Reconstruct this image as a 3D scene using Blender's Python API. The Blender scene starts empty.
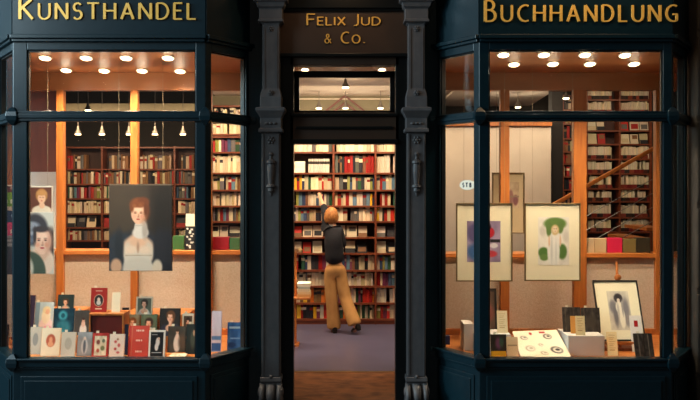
import bpy, bmesh, math, random
import numpy as np
from mathutils import Vector, Matrix
R = math.radians
random.seed(7)
SC = bpy.context.scene
COL = SC.collection

# ---------------------------------------------------------------- camera
F, CX, HY, EYE = 873.0, 345.0, 185.0, 2.0
cd = bpy.data.cameras.new('camera'); cam = bpy.data.objects.new('camera', cd); COL.objects.link(cam)
cam.location = (0, 0, EYE); cam.rotation_euler = (R(90), 0, 0)
cd.sensor_width = 36; cd.lens = F/700*36; cd.shift_x = 5/700; cd.shift_y = -15/700
cd.clip_end = 200
SC.camera = cam
# ---------------------------------------------------------------- world, exposure
W = bpy.data.worlds.new('sky'); SC.world = W; W.use_nodes = True
wb = W.node_tree.nodes['Background']; wb.inputs[0].default_value = (1.0, 0.88, 0.76, 1); wb.inputs[1].default_value = 0.11
SC.view_settings.view_transform = 'Standard'; SC.view_settings.look = 'None'
SC.view_settings.exposure = 0.0; SC.view_settings.gamma = 1.0; SC.view_settings.use_curve_mapping = False
WARM = (1.0, 0.80, 0.58)

def area(name, loc, size, sy, power, col, rot=(0, 0, 0)):
    l = bpy.data.lights.new(name, 'AREA'); l.shape = 'RECTANGLE'; l.size = size; l.size_y = sy; l.energy = power; l.color = col
    o = bpy.data.objects.new(name, l); COL.objects.link(o); o.location = loc; o.rotation_euler = rot
    return o
# added fill lights without fittings, over the central shelves and the two side halls
area('hall_fill', (-0.35, 11.3, 3.2), 2.6, 0.7, 118, (1, .76, .50), (R(24), 0, 0))
area('hall_fill', (-3.2, 12.0, 2.95), 2.4, 0.3, 60, (1, .70, .42), (R(30), 0, 0))
area('hall_fill', (4.0, 12.6, 3.4), 1.6, 0.3, 22, (1, .74, .48), (R(30), 0, 0))
area('hall_fill', (2.2, 10.4, 3.2), 1.2, 0.3, 26, (1, .78, .55), (R(30), 0, 0))
# sign lamps on the wall above the fascias
area('sign_light', (1.95, 6.85, 4.15), 1.4, .05, 10, (1, .66, .34), (R(38), 0, 0))
area('sign_light', (0.0, 7.25, 4.0), .3, .05, 3.0, (1, .62, .32), (R(30), 0, 0))
# daylight falling down the open end of the street
far = area('street_daylight', (-14.0, 4.2, 5.5), 3, 4, 2200, (.62, .88, 1.0))
far.rotation_euler = (Vector((1, 7.5, 2.0))-Vector(far.location)).to_track_quat('-Z', 'Y').to_euler()
sky = area('street_daylight', (-4.7, 4.3, 4.3), 1.8, 2.6, 135, (.68, .90, 1.0))
sky.rotation_euler = (Vector((-1.8, 7.6, 1.8))-Vector(sky.location)).to_track_quat('-Z', 'Y').to_euler()

# ---------------------------------------------------------------- helpers
def px(x, y, Y):
    return Vector(((x-CX)*Y/F, Y, EYE-(y-HY)*Y/F))
def X(x, Y): return (x-CX)*Y/F
def Z(y, Y): return EYE-(y-HY)*Y/F
def lin(c):
    return tuple(((v/255)/12.92 if v/255 <= .04045 else ((v/255+.055)/1.055)**2.4) for v in c)

def mat(name, rgb, rough=.5, metal=0, noise=None, scale=(8, 8, 8), bump=0, emit=0, spec=.5, detail=4):
    """rgb in sRGB; noise = second sRGB colour mixed in by a stretched noise."""
    m = bpy.data.materials.new(name); m.use_nodes = True
    nt = m.node_tree; b = nt.nodes['Principled BSDF']
    b.inputs['Base Color'].default_value = (*lin(rgb), 1)
    b.inputs['Roughness'].default_value = rough; b.inputs['Metallic'].default_value = metal
    b.inputs['Specular IOR Level'].default_value = spec
    if noise or bump:
        tc = nt.nodes.new('ShaderNodeTexCoord'); mp = nt.nodes.new('ShaderNodeMapping'); mp.inputs['Scale'].default_value = scale
        nz = nt.nodes.new('ShaderNodeTexNoise'); nz.inputs['Scale'].default_value = 1; nz.inputs['Detail'].default_value = detail
        nt.links.new(tc.outputs['Object'], mp.inputs[0]); nt.links.new(mp.outputs[0], nz.inputs['Vector'])
        if noise:
            rp = nt.nodes.new('ShaderNodeValToRGB'); e = rp.color_ramp.elements
            e[0].position = .35; e[1].position = .68; e[0].color = (*lin(rgb), 1); e[1].color = (*lin(noise), 1)
            nt.links.new(nz.outputs[0], rp.inputs[0]); nt.links.new(rp.outputs[0], b.inputs['Base Color'])
        if bump:
            bp = nt.nodes.new('ShaderNodeBump'); bp.inputs['Strength'].default_value = bump; bp.inputs['Distance'].default_value = .01
            nt.links.new(nz.outputs[0], bp.inputs['Height']); nt.links.new(bp.outputs[0], b.inputs['Normal'])
    if emit:
        b.inputs['Emission Color'].default_value = (*lin(rgb), 1); b.inputs['Emission Strength'].default_value = emit
    return m

M = {
 'teal': mat('dark teal gloss paint', (4, 28, 36), .32, bump=.05, scale=(20, 20, 20), noise=(6, 32, 40), spec=.4),
 'black': mat('black green gloss paint', (10, 13, 14), .35, spec=.3),
 'fascia': mat('door fascia paint', (58, 38, 24), .5, noise=(52, 34, 21), scale=(6, 6, 6)),
 'iron': mat('grey painted cast iron', (84, 81, 82), .45, noise=(75, 73, 75), scale=(16, 16, 10), bump=.15, spec=.3),
 'gold': mat('gilt letters', (255, 198, 98), .4, .25, noise=(248, 184, 80), scale=(30, 30, 30)),
 'oak': mat('orange oak', (186, 112, 48), .45, noise=(160, 88, 34), scale=(30, 30, 2.5)),
 'oakflat': mat('orange oak boards', (196, 122, 56), .4, noise=(176, 100, 42), scale=(2, 26, 26)),
 'oakceil': mat('brown veneer ceiling', (180, 118, 70), .45, noise=(164, 104, 60), scale=(1.2, 18, 6)),
 'shelf': mat('red brown bookcase wood', (120, 58, 30), .45, noise=(100, 44, 22), scale=(3, 20, 20)),
 'shelfdark': mat('dark red bookcase back', (58, 22, 14), .6, noise=(48, 18, 12), scale=(3, 20, 3)),
 'linen': mat('woven beige fabric panel', (208, 192, 172), .9, noise=(190, 172, 150), scale=(90, 90, 90), bump=.2),
 'white': mat('off white plaster', (222, 208, 190), .8, noise=(214, 198, 180), scale=(3, 3, 3)),
 'olive': mat('olive grey plaster', (118, 110, 88), .8, noise=(110, 102, 82), scale=(3, 3, 3)),
 'darkwall': mat('black brown wall', (24, 18, 15), .8, noise=(20, 15, 12), scale=(3, 3, 3)),
 'redwall': mat('red brown veneer wall', (138, 62, 36), .5, noise=(118, 50, 28), scale=(10, 10, 1)),
 'redbeam': mat('dark red beam', (84, 30, 26), .5, noise=(100, 36, 30), scale=(10, 10, 10)),
 'lino': mat('violet grey linoleum', (92, 90, 118), .32, noise=(84, 82, 108), scale=(2, 2, 2)),
 'mat': mat('brown coir mat', (150, 92, 48), .9, noise=(100, 58, 28), scale=(6, 10, 6), bump=.4),
 'brass': mat('brass strip', (190, 160, 110), .3, .8, noise=(180, 150, 100), scale=(9, 9, 9)),
 'stone': mat('dark sandstone', (58, 52, 46), .85, noise=(44, 40, 36), scale=(5, 5, 5), bump=.4),
 'paving': mat('street paving', (62, 62, 64), .8, noise=(50, 50, 52), scale=(3, 3, 3)),
 'street': mat('dark rendered facade', (60, 54, 48), .8, noise=(48, 44, 40), scale=(1, 1, 1)),
 'streetglass': mat('dark window glass', (16, 18, 22), .1, noise=(20, 22, 26), scale=(1, 1, 1)),
 'steel': mat('brushed steel', (150, 146, 140), .35, .9, noise=(140, 136, 130), scale=(30, 30, 30)),
 'lampgrey': mat('grey lamp metal', (96, 90, 84), .4, .5, noise=(88, 82, 76), scale=(30, 30, 30)),
 'bulb': mat('warm lamp glow', (255, 222, 170), .5, emit=9),
 'frame': mat('bronze picture frame', (128, 108, 74), .4, .3, noise=(116, 96, 64), scale=(30, 30, 30)),
 'darkframe': mat('black picture frame', (36, 30, 26), .4, noise=(30, 25, 22), scale=(30, 30, 30)),
 'paper': mat('book pages', (228, 216, 190), .8, noise=(214, 200, 172), scale=(60, 60, 200)),
 'plinth': mat('white painted board', (212, 204, 194), .6, noise=(206, 198, 186), scale=(4, 4, 4)),
 'redbox': mat('dark red lacquered box', (104, 30, 20), .4, noise=(92, 26, 18), scale=(6, 6, 6)),
 'skin': mat('skin', (222, 164, 132), .55, noise=(216, 156, 124), scale=(9, 9, 9)),
 'navy': mat('navy knitted wool', (9, 11, 22), .9, noise=(14, 17, 30), scale=(40, 40, 40), bump=.3),
 'khaki': mat('tan trouser cloth', (190, 142, 84), .85, noise=(176, 128, 72), scale=(14, 14, 6), bump=.2),
 'hair': mat('ginger blond hair', (186, 124, 62), .6, noise=(140, 84, 38), scale=(40, 40, 30), bump=.5),
 'shoe': mat('black leather', (14, 12, 12), .3, noise=(18, 16, 16), scale=(20, 20, 20)),
 'wire': mat('thin hanging wire', (170, 150, 120), .4, .6, noise=(160, 140, 112), scale=(30, 30, 30)),
 'collar': mat('white collar cloth', (225, 215, 205), .8, noise=(215, 205, 195), scale=(30, 30, 30)),
}
def vcol_mat(name, rough):
    m = bpy.data.materials.new(name); m.use_nodes = True; nt = m.node_tree
    a = nt.nodes.new('ShaderNodeVertexColor'); a.layer_name = 'Col'
    nt.links.new(a.outputs[0], nt.nodes['Principled BSDF'].inputs['Base Color'])
    nt.nodes['Principled BSDF'].inputs['Roughness'].default_value = rough
    nt.nodes['Principled BSDF'].inputs['Specular IOR Level'].default_value = .3
    return m
M['cover'] = vcol_mat('printed cover', .45)
M['canvas'] = vcol_mat('printed picture', .6)
M['spines'] = vcol_mat('book cloth', .6)
g = bpy.data.materials.new('shop window glass'); g.use_nodes = True; nt = g.node_tree
nt.nodes.remove(nt.nodes['Principled BSDF'])
tr = nt.nodes.new('ShaderNodeBsdfTransparent'); tr.inputs[0].default_value = (.97, .98, .97, 1)
gl = nt.nodes.new('ShaderNodeBsdfGlossy'); gl.inputs['Roughness'].default_value = .01
lw = nt.nodes.new('ShaderNodeLayerWeight'); lw.inputs[0].default_value = .5
pw = nt.nodes.new('ShaderNodeMath'); pw.operation = 'POWER'; pw.inputs[1].default_value = 5
fr = nt.nodes.new('ShaderNodeMath'); fr.operation = 'MULTIPLY_ADD'; fr.inputs[1].default_value = .92; fr.inputs[2].default_value = .035
nt.links.new(lw.outputs['Facing'], pw.inputs[0]); nt.links.new(pw.outputs[0], fr.inputs[0])
mx = nt.nodes.new('ShaderNodeMixShader')
nt.links.new(fr.outputs[0], mx.inputs[0]); nt.links.new(tr.outputs[0], mx.inputs[1]); nt.links.new(gl.outputs[0], mx.inputs[2])
nt.links.new(mx.outputs[0], nt.nodes['Material Output'].inputs[0]); M['glass'] = g

ORG = {}
class MB:
    def __init__(s): s.v = []; s.f = []; s.c = []; s.cur = None
    def add(s, vs, fs, cols=None):
        n = len(s.v); s.v += [Vector(p) for p in vs]
        for i, f in enumerate(fs):
            s.f.append([n+k for k in f]); s.c.append(cols[i] if cols else s.cur)
        return s
    def box(s, x0, x1, y0, y1, z0, z1):
        return s.add([(x, y, z) for z in (z0, z1) for x, y in ((x0, y0), (x1, y0), (x1, y1), (x0, y1))],
              [(3, 2, 1, 0), (4, 5, 6, 7), (0, 1, 5, 4), (1, 2, 6, 5), (2, 3, 7, 6), (3, 0, 4, 7)])
    def obox(s, o, u, v, w):   # oriented box: origin corner + three edge vectors
        o, u, v, w = map(Vector, (o, u, v, w))
        return s.add([o, o+u, o+u+v, o+v, o+w, o+u+w, o+u+v+w, o+v+w],
              [(3, 2, 1, 0), (4, 5, 6, 7), (0, 1, 5, 4), (1, 2, 6, 5), (2, 3, 7, 6), (3, 0, 4, 7)])
    def prism(s, poly, z0, z1):
        n = len(poly)
        return s.add([(x, y, z0) for x, y in poly]+[(x, y, z1) for x, y in poly],
              [tuple(range(n))[::-1], tuple(range(n, 2*n))]+[(i, (i+1) % n, n+(i+1) % n, n+i) for i in range(n)])
    def loft(s, rings, cap=True):
        k = len(rings[0]); vs = [p for r in rings for p in r]; fs = []
        for a in range(len(rings)-1):
            for i in range(k):
                j = (i+1) % k; fs.append((a*k+i, a*k+j, (a+1)*k+j, (a+1)*k+i))
        if cap: fs += [tuple(range(k))[::-1], tuple((len(rings)-1)*k+i for i in range(k))]
        return s.add(vs, fs)
    def lathe(s, c, prof, seg=16):   # prof: (radius, z)
        return s.loft([[(c[0]+r*math.cos(2*math.pi*i/seg), c[1]+r*math.sin(2*math.pi*i/seg), c[2]+z) for i in range(seg)] for r, z in prof])
    def tube(s, a, b, r, seg=8):
        a, b = Vector(a), Vector(b); d = (b-a).normalized(); u = d.orthogonal().normalized(); w = d.cross(u)
        return s.loft([[p+r*(math.cos(2*math.pi*i/seg)*u+math.sin(2*math.pi*i/seg)*w) for i in range(seg)] for p in (a, b)])
    def ball(s, c, rx, ry, rz, n=8, seg=14):
        rings = [[(c[0]+rx*math.sin(t)*math.cos(2*math.pi*i/seg), c[1]+ry*math.sin(t)*math.sin(2*math.pi*i/seg), c[2]-rz*math.cos(t)) for i in range(seg)]
                 for t in [max(.03, min(math.pi-.03, math.pi*k/n)) for k in range(n+1)]]
        return s.loft(rings)
    def build(s, name, m, parent=None, bevel=0, smooth=False, local=False):
        vs = [Vector(p) for p in s.v]
        if local: org = Vector((0, 0, 0))
        elif parent is not None: org = ORG.get(parent.name, Vector((0, 0, 0)))
        else:
            a = np.array(vs); lo, hi = a.min(0), a.max(0); org = Vector(((lo[0]+hi[0])/2, (lo[1]+hi[1])/2, lo[2]))
        me = bpy.data.meshes.new(name); me.from_pydata([p-org for p in vs], [], s.f)
        bm = bmesh.new(); bm.from_mesh(me); bmesh.ops.recalc_face_normals(bm, faces=bm.faces); bm.to_mesh(me); bm.free()
        if any(c is not None for c in s.c):
            at = me.color_attributes.new('Col', 'FLOAT_COLOR', 'CORNER')
            for p, c in zip(me.polygons, s.c):
                for li in p.loop_indices: at.data[li].color = (*lin(c or (128, 128, 128)), 1)
        me.materials.append(M[m] if isinstance(m, str) else m)
        if smooth:
            for p in me.polygons: p.use_smooth = True
        o = bpy.data.objects.new(name, me); COL.objects.link(o)
        if parent is not None: o.parent = parent; ORG[o.name] = org
        elif not local: o.location = org; ORG[o.name] = org
        if bevel:
            b = o.modifiers.new('bevel', 'BEVEL'); b.width = bevel; b.segments = 2; b.limit_method = 'ANGLE'
        return o
def empty(name, loc, rot=(0, 0, 0), size=.1):
    o = bpy.data.objects.new(name, None); COL.objects.link(o); o.location = loc; o.rotation_euler = rot; o.empty_display_size = size
    ORG[o.name] = Vector(loc); return o
def tag(o, label=None, cat=None, group=None, kind=None):
    if label: o['label'] = label
    if cat: o['category'] = cat
    if group: o['group'] = group
    if kind: o['kind'] = kind
    return o
def struct(o, label=None):
    o['kind'] = 'structure'
    if label: o['label'] = label
    return o

# ---------------------------------------------------------------- lettering
def arc(cx, cy, rx, ry, a0, a1, n=14):
    return [(cx+rx*math.cos(R(a0+(a1-a0)*i/n)), cy+ry*math.sin(R(a0+(a1-a0)*i/n))) for i in range(n+1)]
GL = {
 'K': (.66, [[(0, 0), (0, 1)], [(.6, 1), (.03, .5)], [(.14, .6), (.66, 0)]]),
 'U': (.68, [[(0, 1), (0, .34)]+arc(.34, .34, .34, .34, 180, 360)+[(.68, 1)]]),
 'N': (.72, [[(0, 0), (0, 1)], [(0, 1), (.72, 0)], [(.72, 0), (.72, 1)]]),
 'S': (.52, [arc(.27, .75, .24, .25, 35, 250, 10)+arc(.25, .27, .27, .27, 70, -145, 10)]),
 'T': (.66, [[(0, 1), (.66, 1)], [(.33, 1), (.33, 0)]]),
 'H': (.68, [[(0, 0), (0, 1)], [(.68, 0), (.68, 1)], [(0, .52), (.68, .52)]]),
 'A': (.76, [[(0, 0), (.38, 1)], [(.38, 1), (.76, 0)], [(.14, .34), (.62, .34)]]),
 'D': (.7, [[(0, 0), (0, 1)], [(0, 1), (.24, 1)]+arc(.24, .5, .46, .5, 90, -90)+[(0, 0)]]),
 'E': (.46, [[(0, 0), (0, 1)], [(0, 1), (.46, 1)], [(0, .53), (.41, .53)], [(0, 0), (.46, 0)]]),
 'L': (.46, [[(0, 1), (0, 0)], [(0, 0), (.46, 0)]]),
 'B': (.52, [[(0, 0), (0, 1)], [(0, 1), (.2, 1)]+arc(.2, .77, .24, .23, 90, -90, 10)+[(0, .54)], [(.2, .54)]+arc(.22, .27, .3, .27, 90, -90, 10)+[(0, 0)]]),
 'C': (.64, [arc(.46, .5, .46, .5, 62, 298)]),
 'G': (.7, [arc(.46, .5, .46, .5, 62, 300)+[(.68, .08), (.68, .44)], [(.46, .44), (.68, .44)]]),
 'F': (.46, [[(0, 0), (0, 1)], [(0, 1), (.46, 1)], [(0, .52), (.4, .52)]]),
 'I': (.0, [[(0, 0), (0, 1)]]),
 'X': (.62, [[(0, 0), (.6, 1)], [(.02, 1), (.62, 0)]]),
 'J': (.34, [[(.3, 1), (.3, .22)]+arc(.1, .2, .2, .24, 0, -110, 8)]),
 'O': (.92, [arc(.46, .5, .46, .5, 0, 360, 24)]),
 '&': (.80, [[(.80, 0), (.22, .66)]+arc(.36, .8, .17, .19, 205, -30, 10)+[(.14, .44)]+arc(.27, .24, .27, .24, 130, 315, 10)+[(.74, .46)]]),
 '.': (.1, [[(.05, 0), (.05, .1)]]),
}
def letter(ch, x, z, h, tk, wide=1.0, y=0, depth=.015):
    """ribbons with thick uprights and thin bars"""
    mb = MB()
    for n, pl in enumerate(GL[ch][1]):
        p = [Vector((x+a*h*wide, z+b*h)) for a, b in pl]; L, Rr = [], []
        for i, q in enumerate(p):
            a = p[max(i-1, 0)]; b = p[min(i+1, len(p)-1)]; d = (b-a).normalized()
            if ch == 'O' and i in (0, len(p)-1): d = Vector((0, 1))
            t = tk*(.62+.38*abs(d.y))*(1.12 if i in (0, len(p)-1) and len(p) == 2 else 1)
            if len(p) == 2: q = q+d*(tk*.28 if i else -tk*.28)*(1 if abs(d.y) < .1 else 0)
            nrm = Vector((-d.y, d.x))*t/2; L.append(q+nrm); Rr.append(q-nrm)
        yy = y-n*.0006
        for i in range(len(p)-1):
            a, b, c, e = L[i], L[i+1], Rr[i+1], Rr[i]
            mb.add([(v.x, w, v.y) for w in (yy-depth, yy) for v in (a, b, c, e)],
                   [(0, 1, 2, 3), (7, 6, 5, 4), (0, 4, 5, 1), (1, 5, 6, 2), (2, 6, 7, 3), (3, 7, 4, 0)])
    return mb
def line_of(text, x0, x1, z, hbig, hsmall, tk, y, parent, big=(0,), m='gold', name='letter'):
    """first letters tall, the rest small capitals, spread to fill x0..x1"""
    ws = []
    for i, ch in enumerate(text):
        h = hbig if i in big else hsmall
        ws.append(.35*h if ch == ' ' else GL[ch][0]*h)
    gaps = max(1, len(text)-1); gap = (x1-x0-sum(ws))/gaps
    wide = 1.0
    if len(text) > 1 and text[-1] != '.' or len(text) == 1:
        want = .40*hsmall; wide = (x1-x0-want*gaps)/sum(ws); gap = want
    x = x0
    for i, ch in enumerate(text):
        h = hbig if i in big else hsmall
        if ch != ' ':
            o = letter(ch, x, z, h, tk*(.72 if ch == '&' else 1.15 if i in big else 1), wide, y).build(name, m, parent)
        x += ws[i]*wide+gap

# ---------------------------------------------------------------- the setting
# ground, hall floor, mat
struct(MB().box(-9, 9, -9, 7.62, -.25, -.1).build('floor_street', 'paving'))
struct(MB().box(-5.6, 5.6, 9.34, 14.6, -.2, 0).build('floor_hall', 'lino'))
struct(MB().box(-.62, .62, 7.62, 9.34, -.25, 0).build('floor_entrance', 'mat'))
struct(MB().box(-.62, .62, 9.325, 9.355, -.01, .006).build('trim_1', 'brass'))
# display floors
for i, (a, b) in enumerate(((-4.2, -.62), (.6, 3.9))):
    pass
YB, YF, YP = 7.27, 7.8, 8.75
LA, LB_, LC, LD = (-3.10, YF), (X(13, YB), YB), (X(205.5, YB), YB), (-.835, YF)
RD, RC, RB, RA = (.80, YF), (X(479.4, YB), YB), (X(672, YB), YB), (3.06, YF)
def inset(poly, d=.04):   # move bay corners inwards (towards +y)
    return [(x, y+d) for x, y in poly]
lpoly = inset([LD, LC, LB_, LA])+[(-4.2, 7.84), (-4.2, 9.34), (-.62, 9.34), (-.62, 7.84)]
rpoly = inset([RA, RB, RC, RD])+[(.62, 7.84), (.62, 9.34), (4.0, 9.34), (4.0, 7.84)]
struct(MB().prism(lpoly, -.1, .5).build('floor_display_one', 'oakflat'))
struct(MB().prism(rpoly, -.1, .5).build('floor_display_two', 'oakflat'))
lpc = inset([LD, LC, LB_, LA])+[(-4.2, 7.84), (-4.2, 9.4), (-.62, 9.4), (-.62, 7.84)]
rpc = inset([RA, RB, RC, RD])+[(.62, 7.84), (.62, 9.4), (4.0, 9.4), (4.0, 7.84)]
struct(MB().prism(lpc, 3.126, 3.5).build('ceiling_display_one', 'oakceil'))
struct(MB().prism(rpc, 3.126, 3.5).build('ceiling_display_two', 'oakceil'))
# hall shell
struct(MB().box(-5.7, 5.7, 14.35, 14.5, -.2, 3.7).build('wall_back', 'darkwall'))
struct(MB().box(-2.08, 1.30, 12.83, 12.93, 0, 3.4).build('wall_centre', 'olive'))
struct(MB().box(-5.7, -5.55, 8.8, 14.5, -.2, 3.7).build('wall_left', 'darkwall'))
struct(MB().box(5.55, 5.7, 8.8, 14.5, -.2, 3.7).build('wall_right', 'darkwall'))
c = struct(MB().box(-5.7, 5.7, YP+.1, 14.5, 3.6, 3.75).build('ceiling', 'darkwall'))
struct(MB().box(-1.9, 1.45, YP+.15, 12.85, 3.31, 3.38).build('ceiling_centre', 'white'))
struct(MB().prism([(1.5, 8.9), (2.2, 8.9), (2.86, 12.0), (3.02, 14.3), (1.5, 14.3)], 3.29, 3.36).build('ceiling_side', 'white'))
struct(MB().box(-5.5, -2.1, 12.6, 12.7, Z(113, 12.6), Z(103.5, 12.6)).build('ceiling_bulkhead', 'olive'))
struct(MB().box(X(440, 11.5), X(551, 11.5), 11.5, 11.6, 0, Z(124, 11.5)).build('wall_white_panel', 'white'))
struct(MB().box(X(440, 11.5), X(551, 11.5), 11.44, 11.62, Z(126, 11.5), Z(122.5, 11.5)).build('trim_2', 'oak'))
struct(MB().box(X(552, 11.6), X(563, 11.6), 11.6, 11.8, 0, 3.6).build('wall_dark_pier', 'darkwall'))
struct(MB().box(-5.5, X(62, 9.6), 9.6, 9.7, 0, 3.1).build('wall_side_panel', 'redwall'))
struct(MB().box(-5.5, X(59, 9.5), 9.45, 9.55, .5, Z(172, 9.5)).build('wall_low_panel', 'plinth'))
# red roof beams on the centre wall, above the bookcase
mb = MB()
for s_, e_ in ((345, 322), (345, 368)):
    a = px(s_, 95, 12.8); b = px(e_, 113, 12.8); b2 = b+(b-a)*.6
    for k in (0, .10):
        mb.obox(a-Vector((0, .04, k)), b2-a, (0, .06, 0), (0, 0, -.03))
struct(mb.build('trim_3', 'redbeam'))
struct(MB().box(X(296, 12.7), X(395, 12.7), 12.78, 12.83, Z(99.3, 12.78), Z(98.4, 12.78)).build('trim_4', 'white'))
# passage walls beside the door
struct(MB().box(-.70, -.60, 7.86, 8.86, -.1, 3.5).build('wall_passage_one', 'fascia'))
struct(MB().box(.60, .70, 7.86, 8.86, -.1, 3.5).build('wall_passage_two', 'fascia'))
struct(MB().box(-.6, .6, 7.9, 8.9, 3.14, 3.5).build('ceiling_passage', 'oakceil'))
struct(MB().box(-4.3, -4.2, 7.84, 8.9, -.1, 3.5).build('wall_display_one', 'redwall'))
struct(MB().box(4.0, 4.1, 7.84, 8.9, -.1, 3.5).build('wall_display_two', 'redwall'))
# street front beyond the bays and upper front
struct(MB().box(-6, -3.10, 7.8, 7.92, -.1, 4.6).build('wall_front_west', 'teal'))
mb = MB()
mb.box(3.07, 6, 7.62, 7.92, -.1, 4.6)
for z in (.35, 1.1, 1.85, 2.6, 3.35): mb.box(3.07, 6, 7.6, 7.63, z, z+.7)
struct(mb.build('wall_front_east', 'stone', bevel=.012))
struct(MB().box(-3.2, 3.2, 7.82, 8.0, 3.4, 4.6).build('wall_front_upper', 'fascia'))

# partition behind each display: posts, ledge, fabric panel, header
struct(MB().box(-4.1, -3.24, 8.5, 8.55, .5, 3.12).build('trim_11', 'oak'))
def partition(name, x0, x1, posts, ledge_px):
    s = X(1, YP)-X(0, YP)
    root = struct(empty(name, ((x0+x1)/2, YP, .5)))
    zl = Z(ledge_px+3.5, YP)
    MB().box(x0, x1, YP+.03, YP+.07, .5, zl).build('fabric_panel', 'linen', root)
    MB().box(x0, x1, YP-.02, YP+.3, zl, Z(ledge_px-.5, YP)).build('ledge', 'oakflat', root, bevel=.004)
    MB().box(x0, x1, YP-.02, YP+.08, .5, .56).build('bottom_rail', 'oak', root, bevel=.004)
    MB().box(x0, x1, YP, YP+.12, Z(90, YP), 3.126).build('header', 'oakceil', root)
    for a, b in posts:
        MB().box(X(a, YP), X(b, YP), YP-.03, YP+.06, .5, Z(90, YP)).build('post', 'oak', root, bevel=.004)
    return root
partition('trim_5', -4.2, -.70, ((57, 64), (131, 138), (205, 212)), 251)
partition('trim_6', .70, 4.0, ((500, 509), (573, 586), (655, 664), (420, 427)), 254)

# ---------------------------------------------------------------- bay windows
def seg_frame(root, p0, p1, s0, s1, panel=True):
    """one face of a bay from p0 to p1 (plan points), outward side is -normal; s0, s1 = stile widths"""
    p0, p1 = Vector((*p0, 0)), Vector((*p1, 0)); L = (p1-p0).length; u = (p1-p0).normalized(); n = Vector((-u.y, u.x, 0))
    if n.y < 0: n = -n                                  # n points indoors
    def B(mb, a, b, d0, d1, z0, z1):
        mb.obox(p0+u*a+n*d0+Vector((0, 0, z0)), u*(b-a), n*(d1-d0), (0, 0, z1-z0)); return mb
    zt, zs, zb = 3.124, .559, .485
    z_lo, z_hi = 2.529, 2.616
    mb = MB()
    B(mb, 0, s0, 0, .07, zs, 3.21); B(mb, L-s1, L, 0, .07, zs, 3.21)
    B(mb, s0, L-s1, 0, .07, zt, 3.21)
    mb.build('casing', 'teal', root, bevel=.005)
    mb = MB(); B(mb, s0-.002, L-s1+.002, .018, .055, zt-.012, zt); B(mb, s0-.002, s0+.010, .018, .055, zs, zt); B(mb, L-s1-.010, L-s1+.002, .018, .055, zs, zt)
    mb.build('inner_bead', 'black', root)
    mb = MB(); B(mb, 0, L, -.018, .06, z_lo, z_hi); B(mb, 0, L, -.03, .0, z_lo+.025, z_hi-.025); mb.build('transom_bar', 'teal', root, bevel=.006)
    mb = MB(); B(mb, 0, L, -.022, .07, zb, zs); B(mb, 0, L, -.04, .0, zs-.02, zs); B(mb, 0, L, -.012, .0, zb-.02, zb); mb.build('sill', 'teal', root, bevel=.006)
    mb = MB(); B(mb, 0, L, 0, .06, -.1, zb)
    m1 = min(s0, s1)*.8
    B(mb, m1, L-m1, -.012, 0, .05, .41)
    mb.build('base_panel', 'teal', root, bevel=.008)
    mb = MB(); B(mb, m1+.035, L-m1-.035, -.022, -.01, .085, .375); mb.build('base_field', 'teal', root, bevel=.008)
    mb = MB(); B(mb, 0, L, -.012, .07, 3.21, 4.2); mb.build('fascia_board', 'teal', root)
    mb = MB(); B(mb, -.01, L+.01, -.05, .0, 3.215, 3.25); B(mb, 0, L, -.03, .0, 3.19, 3.215); B(mb, 0, L, -.02, .0, 3.6, 4.2) if 0 else None
    mb.build('fascia_moulding', 'teal', root, bevel=.005)
    gx0, gx1 = s0+.002, L-s1-.002
    mb = MB(); B(mb, gx0, gx1, .032, .040, z_hi, zt-.002); mb.build('upper_pane', 'glass', root)
    mb = MB(); B(mb, gx0, gx1, .032, .040, zs+.001, z_lo); mb.build('lower_pane', 'glass', root)
def boss(root, p):
    mb = MB(); x, y = p
    for z in (2.573, .522):
        mb.loft([[(x+r*math.cos(R(90*i+45)), y+r*math.sin(R(90*i+45)), z+dz) for i in range(4)] for r, dz in ((.02, -.075), (.062, -.035), (.07, 0), (.062, .035), (.02, .075))])
    mb.build('corner_boss', 'teal', root, bevel=.006)
w1 = struct(empty('window_1', (-1.96, 7.4, -.1)))
seg_frame(w1, LA, LB_, .05, .035); seg_frame(w1, LB_, LC, .116, .083); seg_frame(w1, LC, LD, .075, .075)
for p in (LB_, LC, LD): boss(w1, p)
w2 = struct(empty('window_2', (1.92, 7.4, -.1)))
seg_frame(w2, RD, RC, .075, .075); seg_frame(w2, RC, RB, .081, .073); seg_frame(w2, RB, RA, .06, .09)
for p in (RB, RC, RD): boss(w2, p)
# side returns between bay and pilaster
struct(MB().box(-.86, -.69, 7.76, 7.9, -.1, 4.2).build('trim_7', 'teal', bevel=.004))
struct(MB().box(.68, .83, 7.76, 7.9, -.1, 4.2).build('trim_8', 'teal', bevel=.004))

# gilt signs on the fascias
s1 = empty('shop_sign', ((LB_[0]+LC[0])/2, YB-.02, 3.4)); tag(s1, 'pale gilt raised lettering KUNSTHANDEL across the teal fascia', 'sign')
yl = YB-.012
line_of('KUNSTHANDEL', X(21, YB), X(195.5, YB), Z(19.6, YB), .165, .132, .0195, yl, s1)
s2 = empty('shop_sign', ((RB[0]+RC[0])/2, YB-.02, 3.4)); tag(s2, 'amber gilt raised lettering BUCHHANDLUNG across the dark fascia', 'sign')
line_of('BUCHHANDLUNG', X(485, YB), X(676, YB), Z(21.8, YB), .172, .134, .019, yl, s2)

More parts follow.
